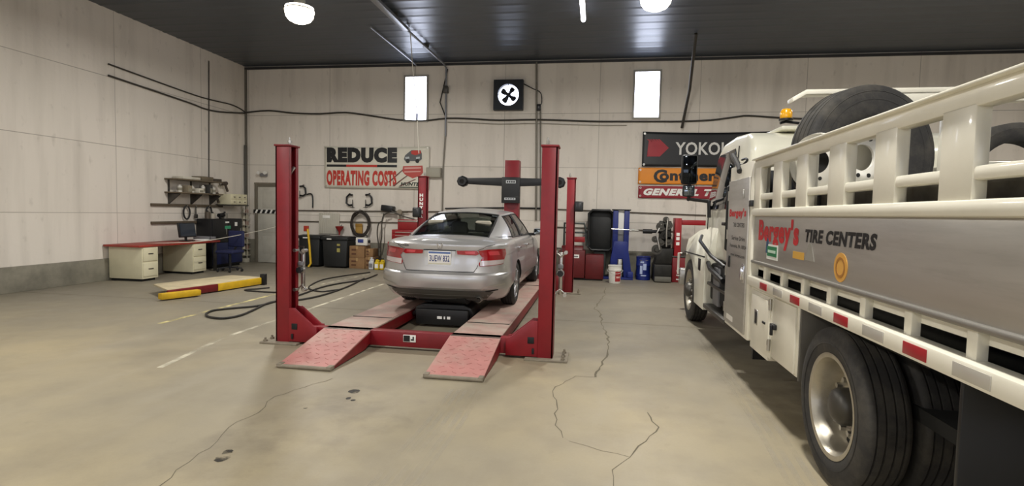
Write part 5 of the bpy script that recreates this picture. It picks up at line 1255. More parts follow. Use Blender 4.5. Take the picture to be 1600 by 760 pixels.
# coiled hose with yellow bag
cc = at(564, 350, 13.80); t = thing('coiled_hose', 'coiled dark air hose hanging on the wall above the white charger', 'hose', (cc.x, 13.8, cc.z))
mb = MB(); pts = []
for i in range(40 * 5):
    a = i / 40 * 2 * PI; r_ = .275 + .02 * math.sin(i * .37); pts.append((cc.x + r_ * .92 * math.cos(a), 13.80 - .05 * (i / 200) + .012 * math.sin(i), cc.z + r_ * 1.18 * math.sin(a) + .012 * math.cos(i * .21)))
mb.tube(pts, .022, 6); mb.build('coil', M('hose_brown_black', '#2c241e', .6), t)
mb = MB(); mb.tube([(cc.x, 13.9, cc.z + .36), (cc.x, 13.76, cc.z + .36), (cc.x, 13.74, cc.z + .40)], .014); mb.build('hanger', STEEL, t)
p = at(561, 357, 13.86); t = thing('yellow_pouch', 'tan yellow pouch on the wall inside the coiled hose', 'pouch', (p.x, 13.86, p.z))
mb = MB(); mb.box(p.x - .10, p.x + .10, 13.86, YB - .03, p.z - .15, p.z + .12, .03, 3); mb.build('bag', M('pouch_tan', '#ad8742', .8, var=.15, scale=8), t)
mb = MB(); mb.box(p.x - .10, p.x + .10, 13.852, 13.862, p.z + .04, p.z + .13, .004); mb.build('flap', M('pouch_flap', '#97722f', .8), t)
# cardboard boxes
def carton(px0, px1, pyt, pyb, Yf, d, label, z0=None):
    a = at(px0, pyt, Yf); b_ = at(px1, pyb, Yf); z0 = max(0, b_.z) if z0 is None else z0
    t = thing('cardboard_box', label, 'box', ((a.x + b_.x) / 2, Yf + d / 2, z0), 'cardboard boxes at the wall')
    mb = MB(); mb.box(a.x, b_.x, Yf, Yf + d, z0 + .001, a.z, .006); mb.build('carton', CARD, t)
    xm = (a.x + b_.x) / 2
    mb = MB(); mb.box(xm - .025, xm + .025, Yf - .002, Yf + d + .002, a.z - .08, a.z + .002); mb.build('tape', M('packing_tape', '#a88a60', .3), t)
    mb = MB(); h_ = a.z - z0
    for q in (.25, .6): mb.box(lerp(a.x, b_.x, .15), lerp(a.x, b_.x, .45), Yf - .003, Yf + .001, z0 + h_ * q, z0 + h_ * (q + .16))
    mb.build('print', M('box_print', '#5d3d2a', .8), t)
    return t, a, b_
tb1, a1, b1 = carton(546, 570, 403, 423, 13.30, .40, 'lower brown cardboard box on the floor right of the black bins', 0.0)
tb2, a2, b2 = carton(546.5, 569.5, 384.5, 403, 13.30, .40, 'upper brown cardboard box stacked under the white charger', a1.z + .002)
tb3, a3, b3 = carton(571, 584, 402, 421, 13.32, .36, 'narrow cardboard box on the floor beside the white jug', 0.0)
tb4, a4, b4 = carton(571.5, 583, 389, 402, 13.33, .34, 'small cardboard box on top of the narrow one', a3.z + .002)
# charger
a = at(556, 371.5, 13.36); b_ = at(574, 384.5, 13.36); zb = a2.z + .002
t = thing('battery_charger', 'white battery charger with blue display standing on the upper cardboard box', 'charger', ((a.x + b_.x) / 2, 13.45, zb))
mb = MB(); mb.box(a.x, b_.x, 13.36, 13.58, zb + .012, a.z, .02, 3); cs = mb.build('case', WHITEP, t)
mb = MB(); mb.box(lerp(a.x, b_.x, .2), lerp(a.x, b_.x, .68), 13.353, 13.362, lerp(zb, a.z, .4), lerp(zb, a.z, .82), .003); mb.build('display', M('display_blue', '#2f3f86', .3), cs)
mb = MB(); mb.tube([(a.x + .05, 13.47, a.z), (a.x + .05, 13.47, a.z + .06), (b_.x - .05, 13.47, a.z + .06), (b_.x - .05, 13.47, a.z)], .012); mb.build('handle', BLACK, t)
for x in (a.x + .03, b_.x - .03):
    mb = MB(); mb.box(x - .015, x + .015, 13.40, 13.54, zb, zb + .014); mb.build('foot', BLACK, t)
mb = MB(); mb.cyl((b_.x + .00, 13.45, lerp(zb, a.z, .55)), (b_.x + .04, 13.45, lerp(zb, a.z, .55)), .04); mb.build('knob', BLACK, t)
# jugs
def jug(px, py, h, col, cap, label, grp=None, Y=13.25):
    p = atz(px, py); s_ = Y / p.y; x = p.x * s_
    t = thing('fluid_jug', label, 'jug', (x, Y, 0), grp)
    mb = MB(); mb.box(x - .062, x + .062, Y - .06, Y + .06, 0, h * .68, .025, 3); mb.lathe([(.055, h * .62), (.05, h * .80), (.025, h * .88), (.025, h * .94)], (x, Y, 0), (0, 0, 1), 16); mb.build('bottle', M('jug_plastic', col, .4, var=.05), t)
    mb = MB(); mb.cyl((x, Y, h * .93), (x, Y, h), .032, seg=14); mb.build('cap', M('jug_cap', cap, .5), t)
    mb = MB(); mb.tube([(x + .02, Y, h * .86), (x + .052, Y, h * .82), (x + .052, Y, h * .6)], .012); mb.build('handle', M('jug_plastic_h', col, .4), t)
    mb = MB(); mb.box(x - .045, x + .045, Y - .064, Y - .059, h * .16, h * .5); mb.build('label', LET_WHITE if col != '#c9ccd0' else GREYP, t)
jug(581, 421, .32, '#c9ccd0', '#d8d8d8', 'pale grey jug on the floor right of the cardboard boxes'); jug(590, 422, .30, '#d9bb1c', '#2a2a2a', 'yellow jug beside the pale jug on the floor', 'yellow jugs')
jug(598, 422, .30, '#d9bb1c', '#2a2a2a', 'yellow jug nearest the car tail, right of another yellow jug', 'yellow jugs')
# wall hose reel and hanging hoses
p = at(605, 326, 13.72)
t = thing('hose_reel', 'dark hose reel box on the wall with hoses hanging down beside the red tool chest', 'hose reel', (p.x, YB, p.z))
mb = MB(); mb.rbox((p.x, 13.80, p.z), (.34, .2, .16), Matrix.Rotation(.12, 3, 'Y'), .02); mb.build('box', BLACKM, t)
mb = MB(); mb.box(p.x - .20, p.x + .22, 13.78, YB - .03, p.z - .14, p.z - .11, .004); mb.build('bracket', STEEL, t)
for pts, nm in (([(600, 334), (598, 345), (592, 350), (590, 365), (592, 385), (591, 405), (588, 415)], 'hose'), ([(608, 332), (600, 337), (597, 350), (597, 370), (594, 388)], 'hose'), ([(612, 330), (630, 338), (648, 343)], 'hose')):
    mb = MB(); mb.tube(smooth_path([at(x, y, 13.70) for x, y in pts], 4), .018, 6); mb.build(nm, M('grey_hose', '#4a463f', .6), t)
p = at(625, 332, 13.78); t = thing('air_regulator', 'round grey air regulator on the wall right of the hose reel', 'regulator', (p.x, 13.8, p.z))
mb = MB(); mb.lathe([(0, .05), (.07, .05), (.075, .03), (.075, -.02), (0, -.02)], (p.x, 13.78, p.z), (0, -1, 0), 20); mb.cyl((p.x, 13.80, p.z - .05), (p.x, 13.80, p.z - .2), .03); mb.build('gauge', M('gauge_tan', '#8d8374', .5, .3), t)
mb = MB(); mb.tube([(p.x - .2, 13.85, p.z), (p.x + .2, 13.85, p.z)], .014); mb.build('pipe', IRON, t)
# stepped red tool chest with black stand
TCH = M('chest_red', '#8c1a20', .4, var=.1)
CYq = 12.95
a = at(620, 343, CYq); b_ = at(652, 358, CYq); c_ = at(612, 360, CYq); e_ = at(606, 380, CYq)
t = thing('tool_chest', 'red stepped tool chest on the floor behind the left side of the car', 'tool chest', (a.x + .3, CYq + .25, 0))
zt_, zm, zl = a.z, at(620, 359, CYq).z, at(610, 378, CYq).z
xr = b_.x + .25
mb = MB(); mb.box(a.x, xr, CYq + .08, CYq + .45, zm, zt_, .012); up = mb.build('top_chest', TCH, t)
mb = MB(); mb.box(c_.x, xr + .02, CYq + .02, CYq + .47, zl, zm - .002, .012); mid = mb.build('middle_chest', TCH, t)
mb = MB(); mb.box(e_.x, xr + .05, CYq, CYq + .50, .08, zl - .002, .012); low = mb.build('lower_cabinet', TCH, t)
for k in range(3):
    z = lerp(zl, zm, .1 + .28 * k); mb = MB(); mb.box(c_.x + .03, xr - .02, CYq + .008, CYq + .03, z, z + (zm - zl) * .24, .004); d_ = mb.build('drawer', TCH, mid)
    mb = MB(); mb.box(c_.x + .1, xr - .1, CYq - .004, CYq + .01, z + .03, z + .05, .004); mb.build('handle', CHROME, d_)
for k in range(3):
    z = lerp(.1, zl, .03 + .32 * k); mb = MB(); mb.box(e_.x + .03, xr, CYq - .012, CYq + .01, z, z + zl * .26, .004); d_ = mb.build('drawer', TCH, low)
    mb = MB(); mb.box(e_.x + .1, xr - .1, CYq - .024, CYq - .01, z + .1, z + .12, .004); mb.build('handle', CHROME, d_)
mb = MB(); mb.box(a.x + .02, xr - .02, CYq + .07, CYq + .085, zt_ - .06, zt_ - .02, .004); mb.build('lid_strip', STEEL, up)
for x in (e_.x + .06, xr - .04):
    for y in (CYq + .07, CYq + .43):
        mb = MB(); mb.cyl((x - .02, y, .04), (x + .02, y, .04), .04); mb.build('caster', RUBBER, t)
# ================================================================== RIGHT HALF OF THE BACK WALL
YQ = 12.75
a = at(874, 392, YQ); b_ = at(943, 440, YQ)
t = thing('red_cabinet', 'low dark red machine cabinet with white labels behind the rear right lift post', 'machine', ((a.x + b_.x) / 2, YQ + .3, 0))
xs0, xs1, zt_ = a.x, b_.x, a.z + .02; xm = lerp(xs0, xs1, .58)
DR = M('cabinet_dark_red', '#5f1014', .45, var=.12, dirt='#2b0c0c', dirt_amt=.4)
mb = MB(); mb.box(xs0, xm, YQ, YQ + .55, .05, zt_, .02); mb.prism([(YQ + .05, zt_), (YQ + .5, zt_), (YQ + .45, zt_ + .10), (YQ + .12, zt_ + .10)], 'yz', xs0 + .05, xm - .05, .02); bd_ = mb.build('housing', DR, t)
mb = MB(); mb.box(xm + .01, xs1, YQ + .03, YQ + .55, .03, zt_ - .10, .02); bd2 = mb.build('side_housing', DR, t)
for (u0, u1, v0, v1) in ((.02, .12, .72, .84), (.46, .78, .74, .86), (.40, .56, .34, .42), (.40, .5, .24, .31)):
    mb = MB(); mb.box(lerp(xs0, xm, u0), lerp(xs0, xm, u1), YQ - .004, YQ + .002, zt_ * v0, zt_ * v1); mb.build('label', LET_WHITE, bd_)
mb = MB(); mb.box(lerp(xs0, xm, .5), lerp(xs0, xm, .74), YQ - .006, YQ - .003, zt_ * .77, zt_ * .82); mb.build('label_print', GREYP, bd_)
mb = MB(); mb.box(xs0 + .02, xs1 - .02, YQ + .05, YQ + .5, 0, .05); mb.build('plinth', DARK, t)
# machine arm / monitor frame above it
a = at(882, 349, YQ + .1); b_ = at(912, 388, YQ + .1)
fr0 = MB(); x0_, x1_, z1_, z0_ = a.x, b_.x, a.z, zt_ + .1
mb = MB(); mb.tube([(x0_, YQ + .25, z0_), (x0_, YQ + .25, z1_), (x1_, YQ + .25, z1_), (x1_ + .05, YQ + .25, z1_ - .2), (x1_ + .08, YQ + .25, z0_)], .028, 8); mb.tube([(x0_, YQ + .25, z1_ - .22), (x1_ + .05, YQ + .25, z1_ - .22)], .02); mb.build('frame', M('machine_frame', '#3b4240', .5, .3), t)
q = at(905, 373, YQ + .1); mb = MB(); mb.box(q.x - .16, q.x + .14, YQ + .12, YQ + .24, q.z - .09, q.z + .04, .02); mb.build('arm_head', TCH, t)
mb = MB(); mb.tube([(q.x + .12, YQ + .2, q.z + .05), (q.x + .2, YQ + .2, q.z + .2), (q.x + .25, YQ + .2, q.z - .15), (q.x + .2, YQ + .2, zt_ + .08)], .018); mb.build('hose', BLACK, t)
# black hood
YH = 13.35
a = at(921, 328.5, YH); b_ = at(957, 392, YH)
t = thing('wheel_guard', 'tall black curved wheel guard hood left of the blue column', 'machine guard', ((a.x + b_.x) / 2, YH + .2, 0))
mb = MB(); x0_, x1_, z0_, z1_ = a.x, b_.x, b_.z, a.z; rr = .08
sec = [(x0_, z0_ + rr), (x0_ + rr, z0_), (x1_ - rr, z0_), (x1_, z0_ + rr), (x1_, z1_ - rr), (x1_ - rr, z1_), (x0_ + rr, z1_), (x0_, z1_ - rr)]
mb.prism(sec, 'xz', YH + .22, YH + .30, .015); hd_ = mb.build('hood', M('hood_black', '#1a1c1c', .5, var=.15), t)
mb = MB(); mb.tube([(x, YH + .05, z) for x, z in sec], .03, 8, True)
for (xa, za), (xb, zb2) in zip(sec, sec[1:] + sec[:1]): mb.grid([[(xa, YH + .05, za), (xb, YH + .05, zb2)], [(xa, YH + .26, za), (xb, YH + .26, zb2)]])
mb.build('rim', BLACK, hd_)
mb = MB(); mb.box((x0_ + x1_) / 2 - .15, (x0_ + x1_) / 2 + .15, YH + .12, YH + .45, 0, z0_ + .02, .02); mb.box(x0_ + .05, x1_ - .05, YH + .05, YH + .5, 0, .05, .01); mb.build('stand', M('stand_grey', '#3c3f3d', .6, .2), t)
# blue column
YC = 13.30
a = at(959, 329, YC); b_ = at(981, 437, YC); 
t = thing('wheel_lift_column', 'tall blue steel column with a white centre strip and spread foot', 'machine', ((a.x + b_.x) / 2, YC + .15, 0))
x0_, x1_, zt_ = a.x, b_.x, a.z; xm = (x0_ + x1_) / 2; ww = (x1_ - x0_)
mb = MB(); mb.box(x0_, x0_ + ww * .32, YC, YC + .25, .7, zt_, .008); mb.box(x1_ - ww * .32, x1_, YC, YC + .25, .7, zt_, .008); mb.box(x0_, x1_, YC + .1, YC + .25, .5, zt_ - .01, .008); cl_ = mb.build('column', BLUE, t)
mb = MB(); mb.box(x0_ - .03, x1_ + .03, YC - .02, YC + .27, zt_, zt_ + .03, .006); mb.build('cap', BLACKM, cl_)
mb = MB(); mb.box(xm - ww * .17, xm + ww * .17, YC + .06, YC + .10, .93, zt_ - .02, .004); st_ = mb.build('centre_strip', LET_WHITE, cl_)
mb = MB(); mb.box(xm - ww * .17, xm + ww * .17, YC + .05, YC + .062, .93, 1.2, .004); mb.build('slide', GREYP, st_)
mb = MB(); mb.prism([(x0_ - .02, .05), (x0_ - .04, .45), (x0_ + .02, .8), (x0_ + .04, .93), (x1_ - .04, .93), (x1_ - .02, .8), (x1_ + .04, .45), (x1_ + .10, .05), (x1_ - .10, .05), (xm + .06, .5), (xm - .06, .5), (x0_ + .12, .05)], 'xz', YC - .06, YC + .12, .01); mb.build('carriage', BLUE, t)
mb = MB(); mb.box(xm - .05, xm + .05, YC - .02, YC + .05, .05, .52, .006); mb.build('ram', STEEL, t)
mb = MB(); mb.box(x0_ - .2, x1_ + .12, YC - .12, YC + .3, 0, .05, .006); mb.box(x1_ - .02, x1_ + .12, YC - .14, YC + .02, .05, .2, .02); mb.build('foot', BLUE, t)
rr0 = at(956, 358, YC - .1); rr1 = at(990, 360, YC - .1)
mb = MB(); mb.tube([rr0, rr1], .012); mb.cyl(rr1 - Vector((.05, 0, 0)), rr1 + Vector((.12, 0, 0)), .02, seg=10); mb.build('handle_rod', STEEL, t)
# white bucket
pb = atz(961, 444); 
t = thing('bucket', 'white plastic bucket with a red label in front of the blue column', 'bucket', (pb.x, pb.y, 0))
bx_, by_ = pb.x, pb.y + .14; hB = .40; rb, rt = .125, .15
mb = MB(); mb.lathe([(0, .003), (rb, .003), (rb + .004, .01), (rt - .005, hB - .1), (rt + .008, hB - .1), (rt + .008, hB - .07), (rt, hB - .07), (rt + .002, hB), (rt - .006, hB), (rb - .005, .02), (0, .015)], (bx_, by_, 0), (0, 0, 1), 32); mb.build('pail', WHITEP, t)
mb = MB(); mb.lathe([(0, hB), (rt + .008, hB), (rt + .01, hB + .015), (0, hB + .02)], (bx_, by_, 0), (0, 0, 1), 32); mb.build('lid', WHITEP, t)
mb = MB(); rows = []
for z in (.05, .2, .28):
    r_ = rb + (rt - rb) * z / hB + .004; rows.append([(bx_ + r_ * math.cos(a_), by_ + r_ * math.sin(a_), z) for a_ in [math.radians(-88 + i * 8) for i in range(9)]])
mb.grid(rows); lb = mb.build('label', M('label_red', '#9c2a2c', .5), t)
rows = [[(bx_ + (rb + (rt - rb) * z / hB + .006) * math.cos(a_), by_ + (rb + (rt - rb) * z / hB + .006) * math.sin(a_), z) for a_ in [math.radians(-78 + i * 8) for i in range(6)]] for z in (.13, .17)]
mb = MB(); mb.grid(rows); mb.build('label_print', M('label_pale', '#d8b0a8', .5), lb)
mb = MB(); mb.tube([(bx_ - rt, by_, hB - .08)] + [(bx_ - (rt + .02) * math.cos(q * PI / 10), by_ - .165, hB - .08 - .09 * math.sin(q * PI / 10)) for q in range(0, 11)] + [(bx_ + rt, by_, hB - .08)], .005, 6); mb.build('bail', STEEL, t)
# blue drum
pd_ = at(1006, 436, 13.2); t = thing('blue_drum', 'blue drum with white printing on the floor right of the blue column', 'drum', (pd_.x, 13.4, 0))
x_, y_ = pd_.x, 13.4; hD = at(1006, 403, 13.2).z; rD = .17
mb = MB(); mb.lathe([(0, .003), (rD, .003), (rD, .1), (rD + .008, .11), (rD, .12), (rD, hD * .62), (rD + .008, hD * .64), (rD, hD * .66), (rD, hD), (rD + .01, hD + .01), (rD - .01, hD + .02), (rD - .015, hD - .01), (0, hD - .01)], (x_, y_, 0), (0, 0, 1), 36); dm = mb.build('drum', BLUE, t)
for (a0, a1, z0_, z1_) in ((-120, -100, .15, .35), (-95, -70, .25, .40), (-112, -70, .10, .13), (-118, -90, .42, .46)):
    rows = [[(x_ + (rD + .009) * math.cos(math.radians(lerp(a0, a1, i / 5))), y_ + (rD + .009) * math.sin(math.radians(lerp(a0, a1, i / 5))), z) for i in range(6)] for z in (z0_, z1_)]
    mb = MB(); mb.grid(rows); mb.build('print', M('print_pale_blue', '#a9b6da', .5), dm)
mb = MB(); mb.tube([(x_ - rD, y_, hD), (x_ - rD * .5, y_ - .16, hD - .07), (x_ + rD * .5, y_ - .16, hD - .07), (x_ + rD, y_, hD)], .007); mb.build('bail', STEEL, t)
# dark tyre machine
YT = 13.0
a = at(1024, 340, YT); b_ = at(1058, 440, YT)
t = thing('tire_changer', 'dark oily tire machine with rollers and a shaft pointing left, left of the red frame', 'machine', ((a.x + b_.x) / 2, YT + .3, 0))
x0_, x1_, zt_ = a.x, b_.x, a.z
OIL = M('oily_metal', '#2a2927', .45, .5, var=.25, scale=9)
mb = MB(); mb.box(x0_ + .02, x1_ - .12, YT, YT + .6, 0, .42, .03); mb.prism([(x0_ + .03, .42), (x1_ - .12, .42), (x1_ - .08, .8), (x0_ + .12, .8)], 'xz', YT + .08, YT + .5, .02); mb.build('base', OIL, t)
mb = MB(); mb.box(x0_ + .14, x1_ - .14, YT + .2, YT + .42, .8, zt_ - .08, .02); mb.build('column', OIL, t)
for (u, v, r_) in ((.14, .50, .12), (.06, .66, .08), (.48, .97, .07), (.28, .86, .11), (.58, .88, .10), (.5, .72, .13), (.3, .62, .09), (.6, .64, .10)):
    mb = MB(); mb.lathe([(0, .06), (r_ * .4, .06), (r_ * .5, .03), (r_, .03), (r_, -.04), (0, -.04)], (lerp(x0_, x1_, u), YT + .1, zt_ * v), (0, -1, 0), 20); mb.build('roller', DSTEEL if u != .5 else OIL, t)
mb = MB(); mb.tube([(lerp(x0_, x1_, .55), YT + .06, zt_ - .02), (lerp(x0_, x1_, .5), YT + .02, zt_ * .8), (lerp(x0_, x1_, .52), YT + .03, zt_ * .55)], .016); mb.tube([(lerp(x0_, x1_, .3), YT + .08, zt_ * .9), (lerp(x0_, x1_, .1), YT + .05, zt_ * .75), (lerp(x0_, x1_, .25), YT + .05, zt_ * .5)], .02); mb.build('lever', STEEL, t)
s0 = at(1006, 362, YT); mb = MB(); mb.cyl((s0.x, YT + .2, s0.z), (x0_ + .3, YT + .2, s0.z), .035); mb.cyl((s0.x, YT + .2, s0.z), (s0.x + .22, YT + .2, s0.z), .055); mb.build('shaft', BLACKM, t)
mb = MB(); q = at(1035, 437, YT - .05); mb.box(q.x - .18, q.x + .2, YT - .12, YT - .02, .02, .14, .02); mb.build('tray', M('tray_grey', '#5f5d55', .6), t)
# red frame
YR = 13.05
a = at(1056, 341, YR); b_ = at(1150, 450, YR)
t = thing('red_machine_frame', 'bright red machine frame with white vertical lettering, partly behind the truck hood', 'machine', (a.x + .4, YR + .3, 0))
zt_ = a.z; x0_ = a.x; x1_ = x0_ + .95
RF2 = M('frame_red', '#95161f', .4, var=.08)
mb = MB(); mb.box(x0_, x0_ + .15, YR, YR + .4, .62, zt_, .012); ps_ = mb.build('upright', RF2, t)
mb = MB(); mb.box(x1_ - .15, x1_, YR, YR + .4, .62, zt_, .012); mb.build('upright', RF2, t)
mb = MB(); mb.box(x0_ + .15, x1_ - .15, YR + .05, YR + .3, zt_ - .16, zt_ - .04, .012); mb.build('top_beam', RF2, t)
mb = MB(); mb.box(x0_ - .03, x1_ + .05, YR + .02, YR + .5, 0, .60, .02); bs = mb.build('base_cabinet', RED_D, t)
mb = MB(); mb.box(x0_ - .04, x1_ + .07, YR, YR + .52, .60, .63, .006); mb.build('table_top', DSTEEL, t)
for k, z in enumerate((zt_ - .52, zt_ - .42, zt_ - .64)):
    mb = MB(); mb.box(x0_ + .035, x0_ + .11, YR - .003, YR + .002, z, z + .075); mb.build('lettering', LET_WHITE, ps_)
# ================================================================== FAR LEFT CORNER
# wall shelf
SHM = M('shelf_wood', '#6b604e', .7, var=.15, scale=8)
t = thing('wall_shelf', 'two-tier wooden shelf on the left wall above the desk', 'shelf', (XL, 11.9, 1.8))
for z in (1.85, 2.16):
    mb = MB(); mb.box(XL, XL + .36, 11.0, 12.52, z, z + .03, .004); mb.build('board', SHM, t)
for y in (11.1, 11.8, 12.45):
    mb = MB(); mb.prism([(XL, 1.6), (XL + .03, 1.6), (XL + .33, 1.84), (XL, 1.85)], 'xz', y, y + .03, .003); mb.build('bracket', DSTEEL, t)
    mb = MB(); mb.box(XL, XL + .03, y, y + .03, 1.88, 2.16); mb.build('bracket', DSTEEL, t)
random.seed(11)
y = 11.15; k = 0
cols = ['#c9c4b5', '#8a7f6b', '#5a5148', '#d8d3c4', '#746450', '#3f3d3a', '#b7ad98', '#6d6a62']
pos = ['at the near end', 'second from the near end', 'third from the near end', 'fourth along', 'fifth along', 'sixth along', 'at the far end']
k = 0
while y < 12.4 and k < 7:
    wd = random.uniform(.10, .17); h_ = random.uniform(.10, .22); c = cols[k % 8]
    t = thing('parts_carton' if k % 2 else 'spray_can', ('small parts carton' if k % 2 else 'short spray can') + ' on the lower board of the wall shelf, ' + pos[k], 'carton' if k % 2 else 'can', (XL + .2, y + wd / 2, 1.88), 'goods on the wall shelf')
    mb = MB()
    if k % 2: mb.box(XL + .08, XL + .32, y, y + wd, 1.881, 1.88 + h_, .006); mb.build('carton', M('carton_a', c, .7, var=.1), t)
    else:
        mb.lathe([(0, 0), (.05, 0), (.05, h_ * .8), (.03, h_ * .9), (.03, h_), (0, h_)], (XL + .22, y + wd / 2, 1.881), (0, 0, 1), 18); mb.build('can', M('can_a', '#d8d5cc', .35, .2), t)
    m1 = MB(); (m1.box(XL + .3201, XL + .322, y + .02, y + wd - .02, 1.90, 1.88 + h_ * .6) if k % 2 else m1.lathe([(.051, h_ * .2), (.0512, h_ * .6)], (XL + .22, y + wd / 2, 1.881), (0, 0, 1), 18)); m1.build('label', M('lab', '#8c8878', .6), t)
    y += wd + random.uniform(.02, .08); k += 1
for k, (y0, y1, h_, c) in enumerate(((11.2, 11.75, .06, '#cbc6b8'), (11.8, 12.2, .10, '#6a604f'), (12.22, 12.5, .07, '#4a4238'))):
    mb = MB(); mb.box(XL + .04, XL + .33, y0, y1, 2.191, 2.19 + h_, .008)
    t = thing('flat_carton', ['long pale flat carton', 'brown flat carton in the middle', 'dark flat carton at the far end'][k] + ' on top of the wall shelf', 'carton', (XL + .2, (y0 + y1) / 2, 2.19), 'cartons on the shelf top')
    mb.build('carton', M('flat_carton_m', c, .75, var=.1), t)
# rails with hanging tools under the shelf
for z, lb_ in ((1.57, 'upper wooden rail on the left wall under the shelf'), (1.16, 'lower wooden rail on the left wall behind the desk')):
    mb = MB(); mb.box(XL, XL + .05, 10.6, 12.9, z - .03, z + .03, .005); solo(mb, 'tool_rail', M('rail_wood', '#574c3d', .7, var=.15), lb_, 'rail', (XL, 11.7, z), 'rails on the left wall')
def hung(y, z, kind, label):
    t = thing(kind, label, 'tool', (XL + .06, y, z), 'tools hung on the left wall')
    if kind == 'fan_belt':
        mb = MB(); mb.tube([(XL + .07, y + .10 * math.cos(a), z - .16 + .16 * math.sin(a)) for a in [i * 2 * PI / 24 for i in range(24)]], .02, 6, True); mb.build('belt', RUBBER, t)
    else:
        mb = MB(); mb.tube([(XL + .07, y, z), (XL + .07, y, z - .22)], .014); mb.box(XL + .05, XL + .10, y - .04, y + .04, z - .30, z - .2, .01); mb.build('shaft', DSTEEL, t)
    mb = MB(); mb.cyl((XL + .04, y, z + .0), (XL + .10, y, z + .0), .01, seg=8); mb.build('peg', STEEL, t)
hung(12.35, 1.56, 'fan_belt', 'black belt loop hung from the upper rail on the left wall'); hung(11.9, 1.56, 'pry_bar', 'dark bar tool hung from the upper rail over the desk'); hung(11.6, 1.56, 'fan_belt', 'black belt loop nearer the camera on the upper rail')
# desk
t = thing('workbench_desk', 'desk with a red top edge and cream drawers against the left wall', 'desk', (XL + .4, 11.0, 0))
DX = XL + .85
mb = MB(); mb.box(XL + .02, DX, 9.4, 11.75, .70, .74, .006); tp = mb.build('desk_top', M('desk_red', '#9a3226', .5, var=.15, dirt='#4c3a33', dirt_amt=.6), t)
for (ya, yb) in ((10.88, 11.30), (9.5, 9.9)):
    mb = MB(); mb.box(XL + .05, DX - .03, ya, yb, .05, .70, .006); pd1 = mb.build('pedestal', CREAM, t)
    for k in range(2):
        mb = MB(); mb.box(DX - .035, DX - .015, ya + .02, yb - .02, .10 + k * .31, .38 + k * .31, .004); d_ = mb.build('drawer', CREAM, pd1)
        mb = MB(); mb.box(DX - .018, DX - .005, (ya + yb) / 2 - .06, (ya + yb) / 2 + .06, .24 + k * .31, .26 + k * .31, .003); mb.build('handle', DSTEEL, d_)
    mb = MB(); mb.box(XL + .08, DX - .08, ya + .03, yb - .03, 0, .05); mb.build('plinth', DARK, t)
for y in (11.66,):
    for x in (XL + .08, DX - .08):
        mb = MB(); mb.box(x - .03, x + .03, y - .03, y + .03, 0, .70, .004); mb.build('leg', DSTEEL, t)
# monitor on the desk
t = thing('desk_monitor', 'dark computer monitor tilted back on the desk at the far left', 'monitor', (XL + .5, 11.05, .74))
mb = MB(); mb.rbox((XL + .50, 11.08, 1.0), (.05, .50, .34), Matrix.Rotation(-.15, 3, 'Y') @ Matrix.Rotation(.0, 3, 'Z'), .012); sh = mb.build('screen', BLACK, t)
mb = MB(); mb.rbox((XL + .529, 11.08, 1.004), (.004, .46, .29), Matrix.Rotation(-.15, 3, 'Y'), .0); mb.build('display', M('screen_dark', '#27303c', .1), sh)
mb = MB(); mb.box(XL + .40, XL + .62, 10.96, 11.2, .742, .76, .004); mb.bar((XL + .48, 11.08, .76), (XL + .47, 11.08, .9), .05, .03); mb.build('stand', BLACK, t)
t = thing('paper_stack', 'white papers lying on the red desk top', 'papers', (XL + .62, 11.42, .742)); mb = MB(); mb.box(XL + .5, XL + .8, 11.28, 11.52, .743, .765, .002); mb.rbox((XL + .62, 11.40, .772), (.26, .2, .012), Matrix.Rotation(.3, 3, 'Z'), .001); mb.build('sheet', LET_WHITE, t)
t = thing('desk_tray', 'grey metal tray on the far end of the red desk', 'tray', (XL + .5, 11.6, .742))
mb = MB(); mb.box(XL + .3, XL + .75, 11.53, 11.73, .743, .757, .003)
for (a, b_, c, d) in ((.3, .75, 11.53, 11.545), (.3, .75, 11.715, 11.73), (.3, .315, 11.53, 11.73), (.735, .75, 11.53, 11.73)): mb.box(XL + a, XL + b_, c, d, .757, .83, .003)
mb.build('tray', GREYP, t)
# dark cabinet in the corner
t = thing('tool_cabinet', 'tall dark cabinet with green and white labels in the far left corner', 'cabinet', (XL + .25, 12.5, 0))
KX = XL + .46
mb = MB(); mb.box(XL + .04, KX, 11.95, 13.10, .06, 1.25, .01); cbn = mb.build('body', BLACKM, t)
for (ya, yb) in ((11.97, 12.52), (12.54, 13.08)):
    mb = MB(); mb.box(KX, KX + .02, ya, yb, .66, 1.23, .006); dd = mb.build('door', BLACK, cbn)
    mb = MB(); mb.box(KX + .018, KX + .035, yb - .08, yb - .06, .85, 1.0, .004); mb.build('handle', STEEL, dd)
    mb = MB(); mb.box(KX, KX + .02, ya, yb, .10, .64, .006); mb.build('lower_door', M('navy_door', '#16204a', .5), cbn)
GL = M('label_green', '#3f9a72', .5)
for (ya, yb, za, zb, m_) in ((12.40, 12.62, .99, 1.07, GL), (12.42, 12.56, 1.14, 1.18, LET_WHITE), (12.78, 12.88, 1.06, 1.16, LET_WHITE)):
    mb = MB(); mb.box(KX + .0205, KX + .0235, ya, yb, za, zb); mb.build('label', m_, cbn)
mb = MB(); mb.box(XL + .08, KX - .05, 12.0, 13.06, 0, .06); mb.build('plinth', DARK, t)
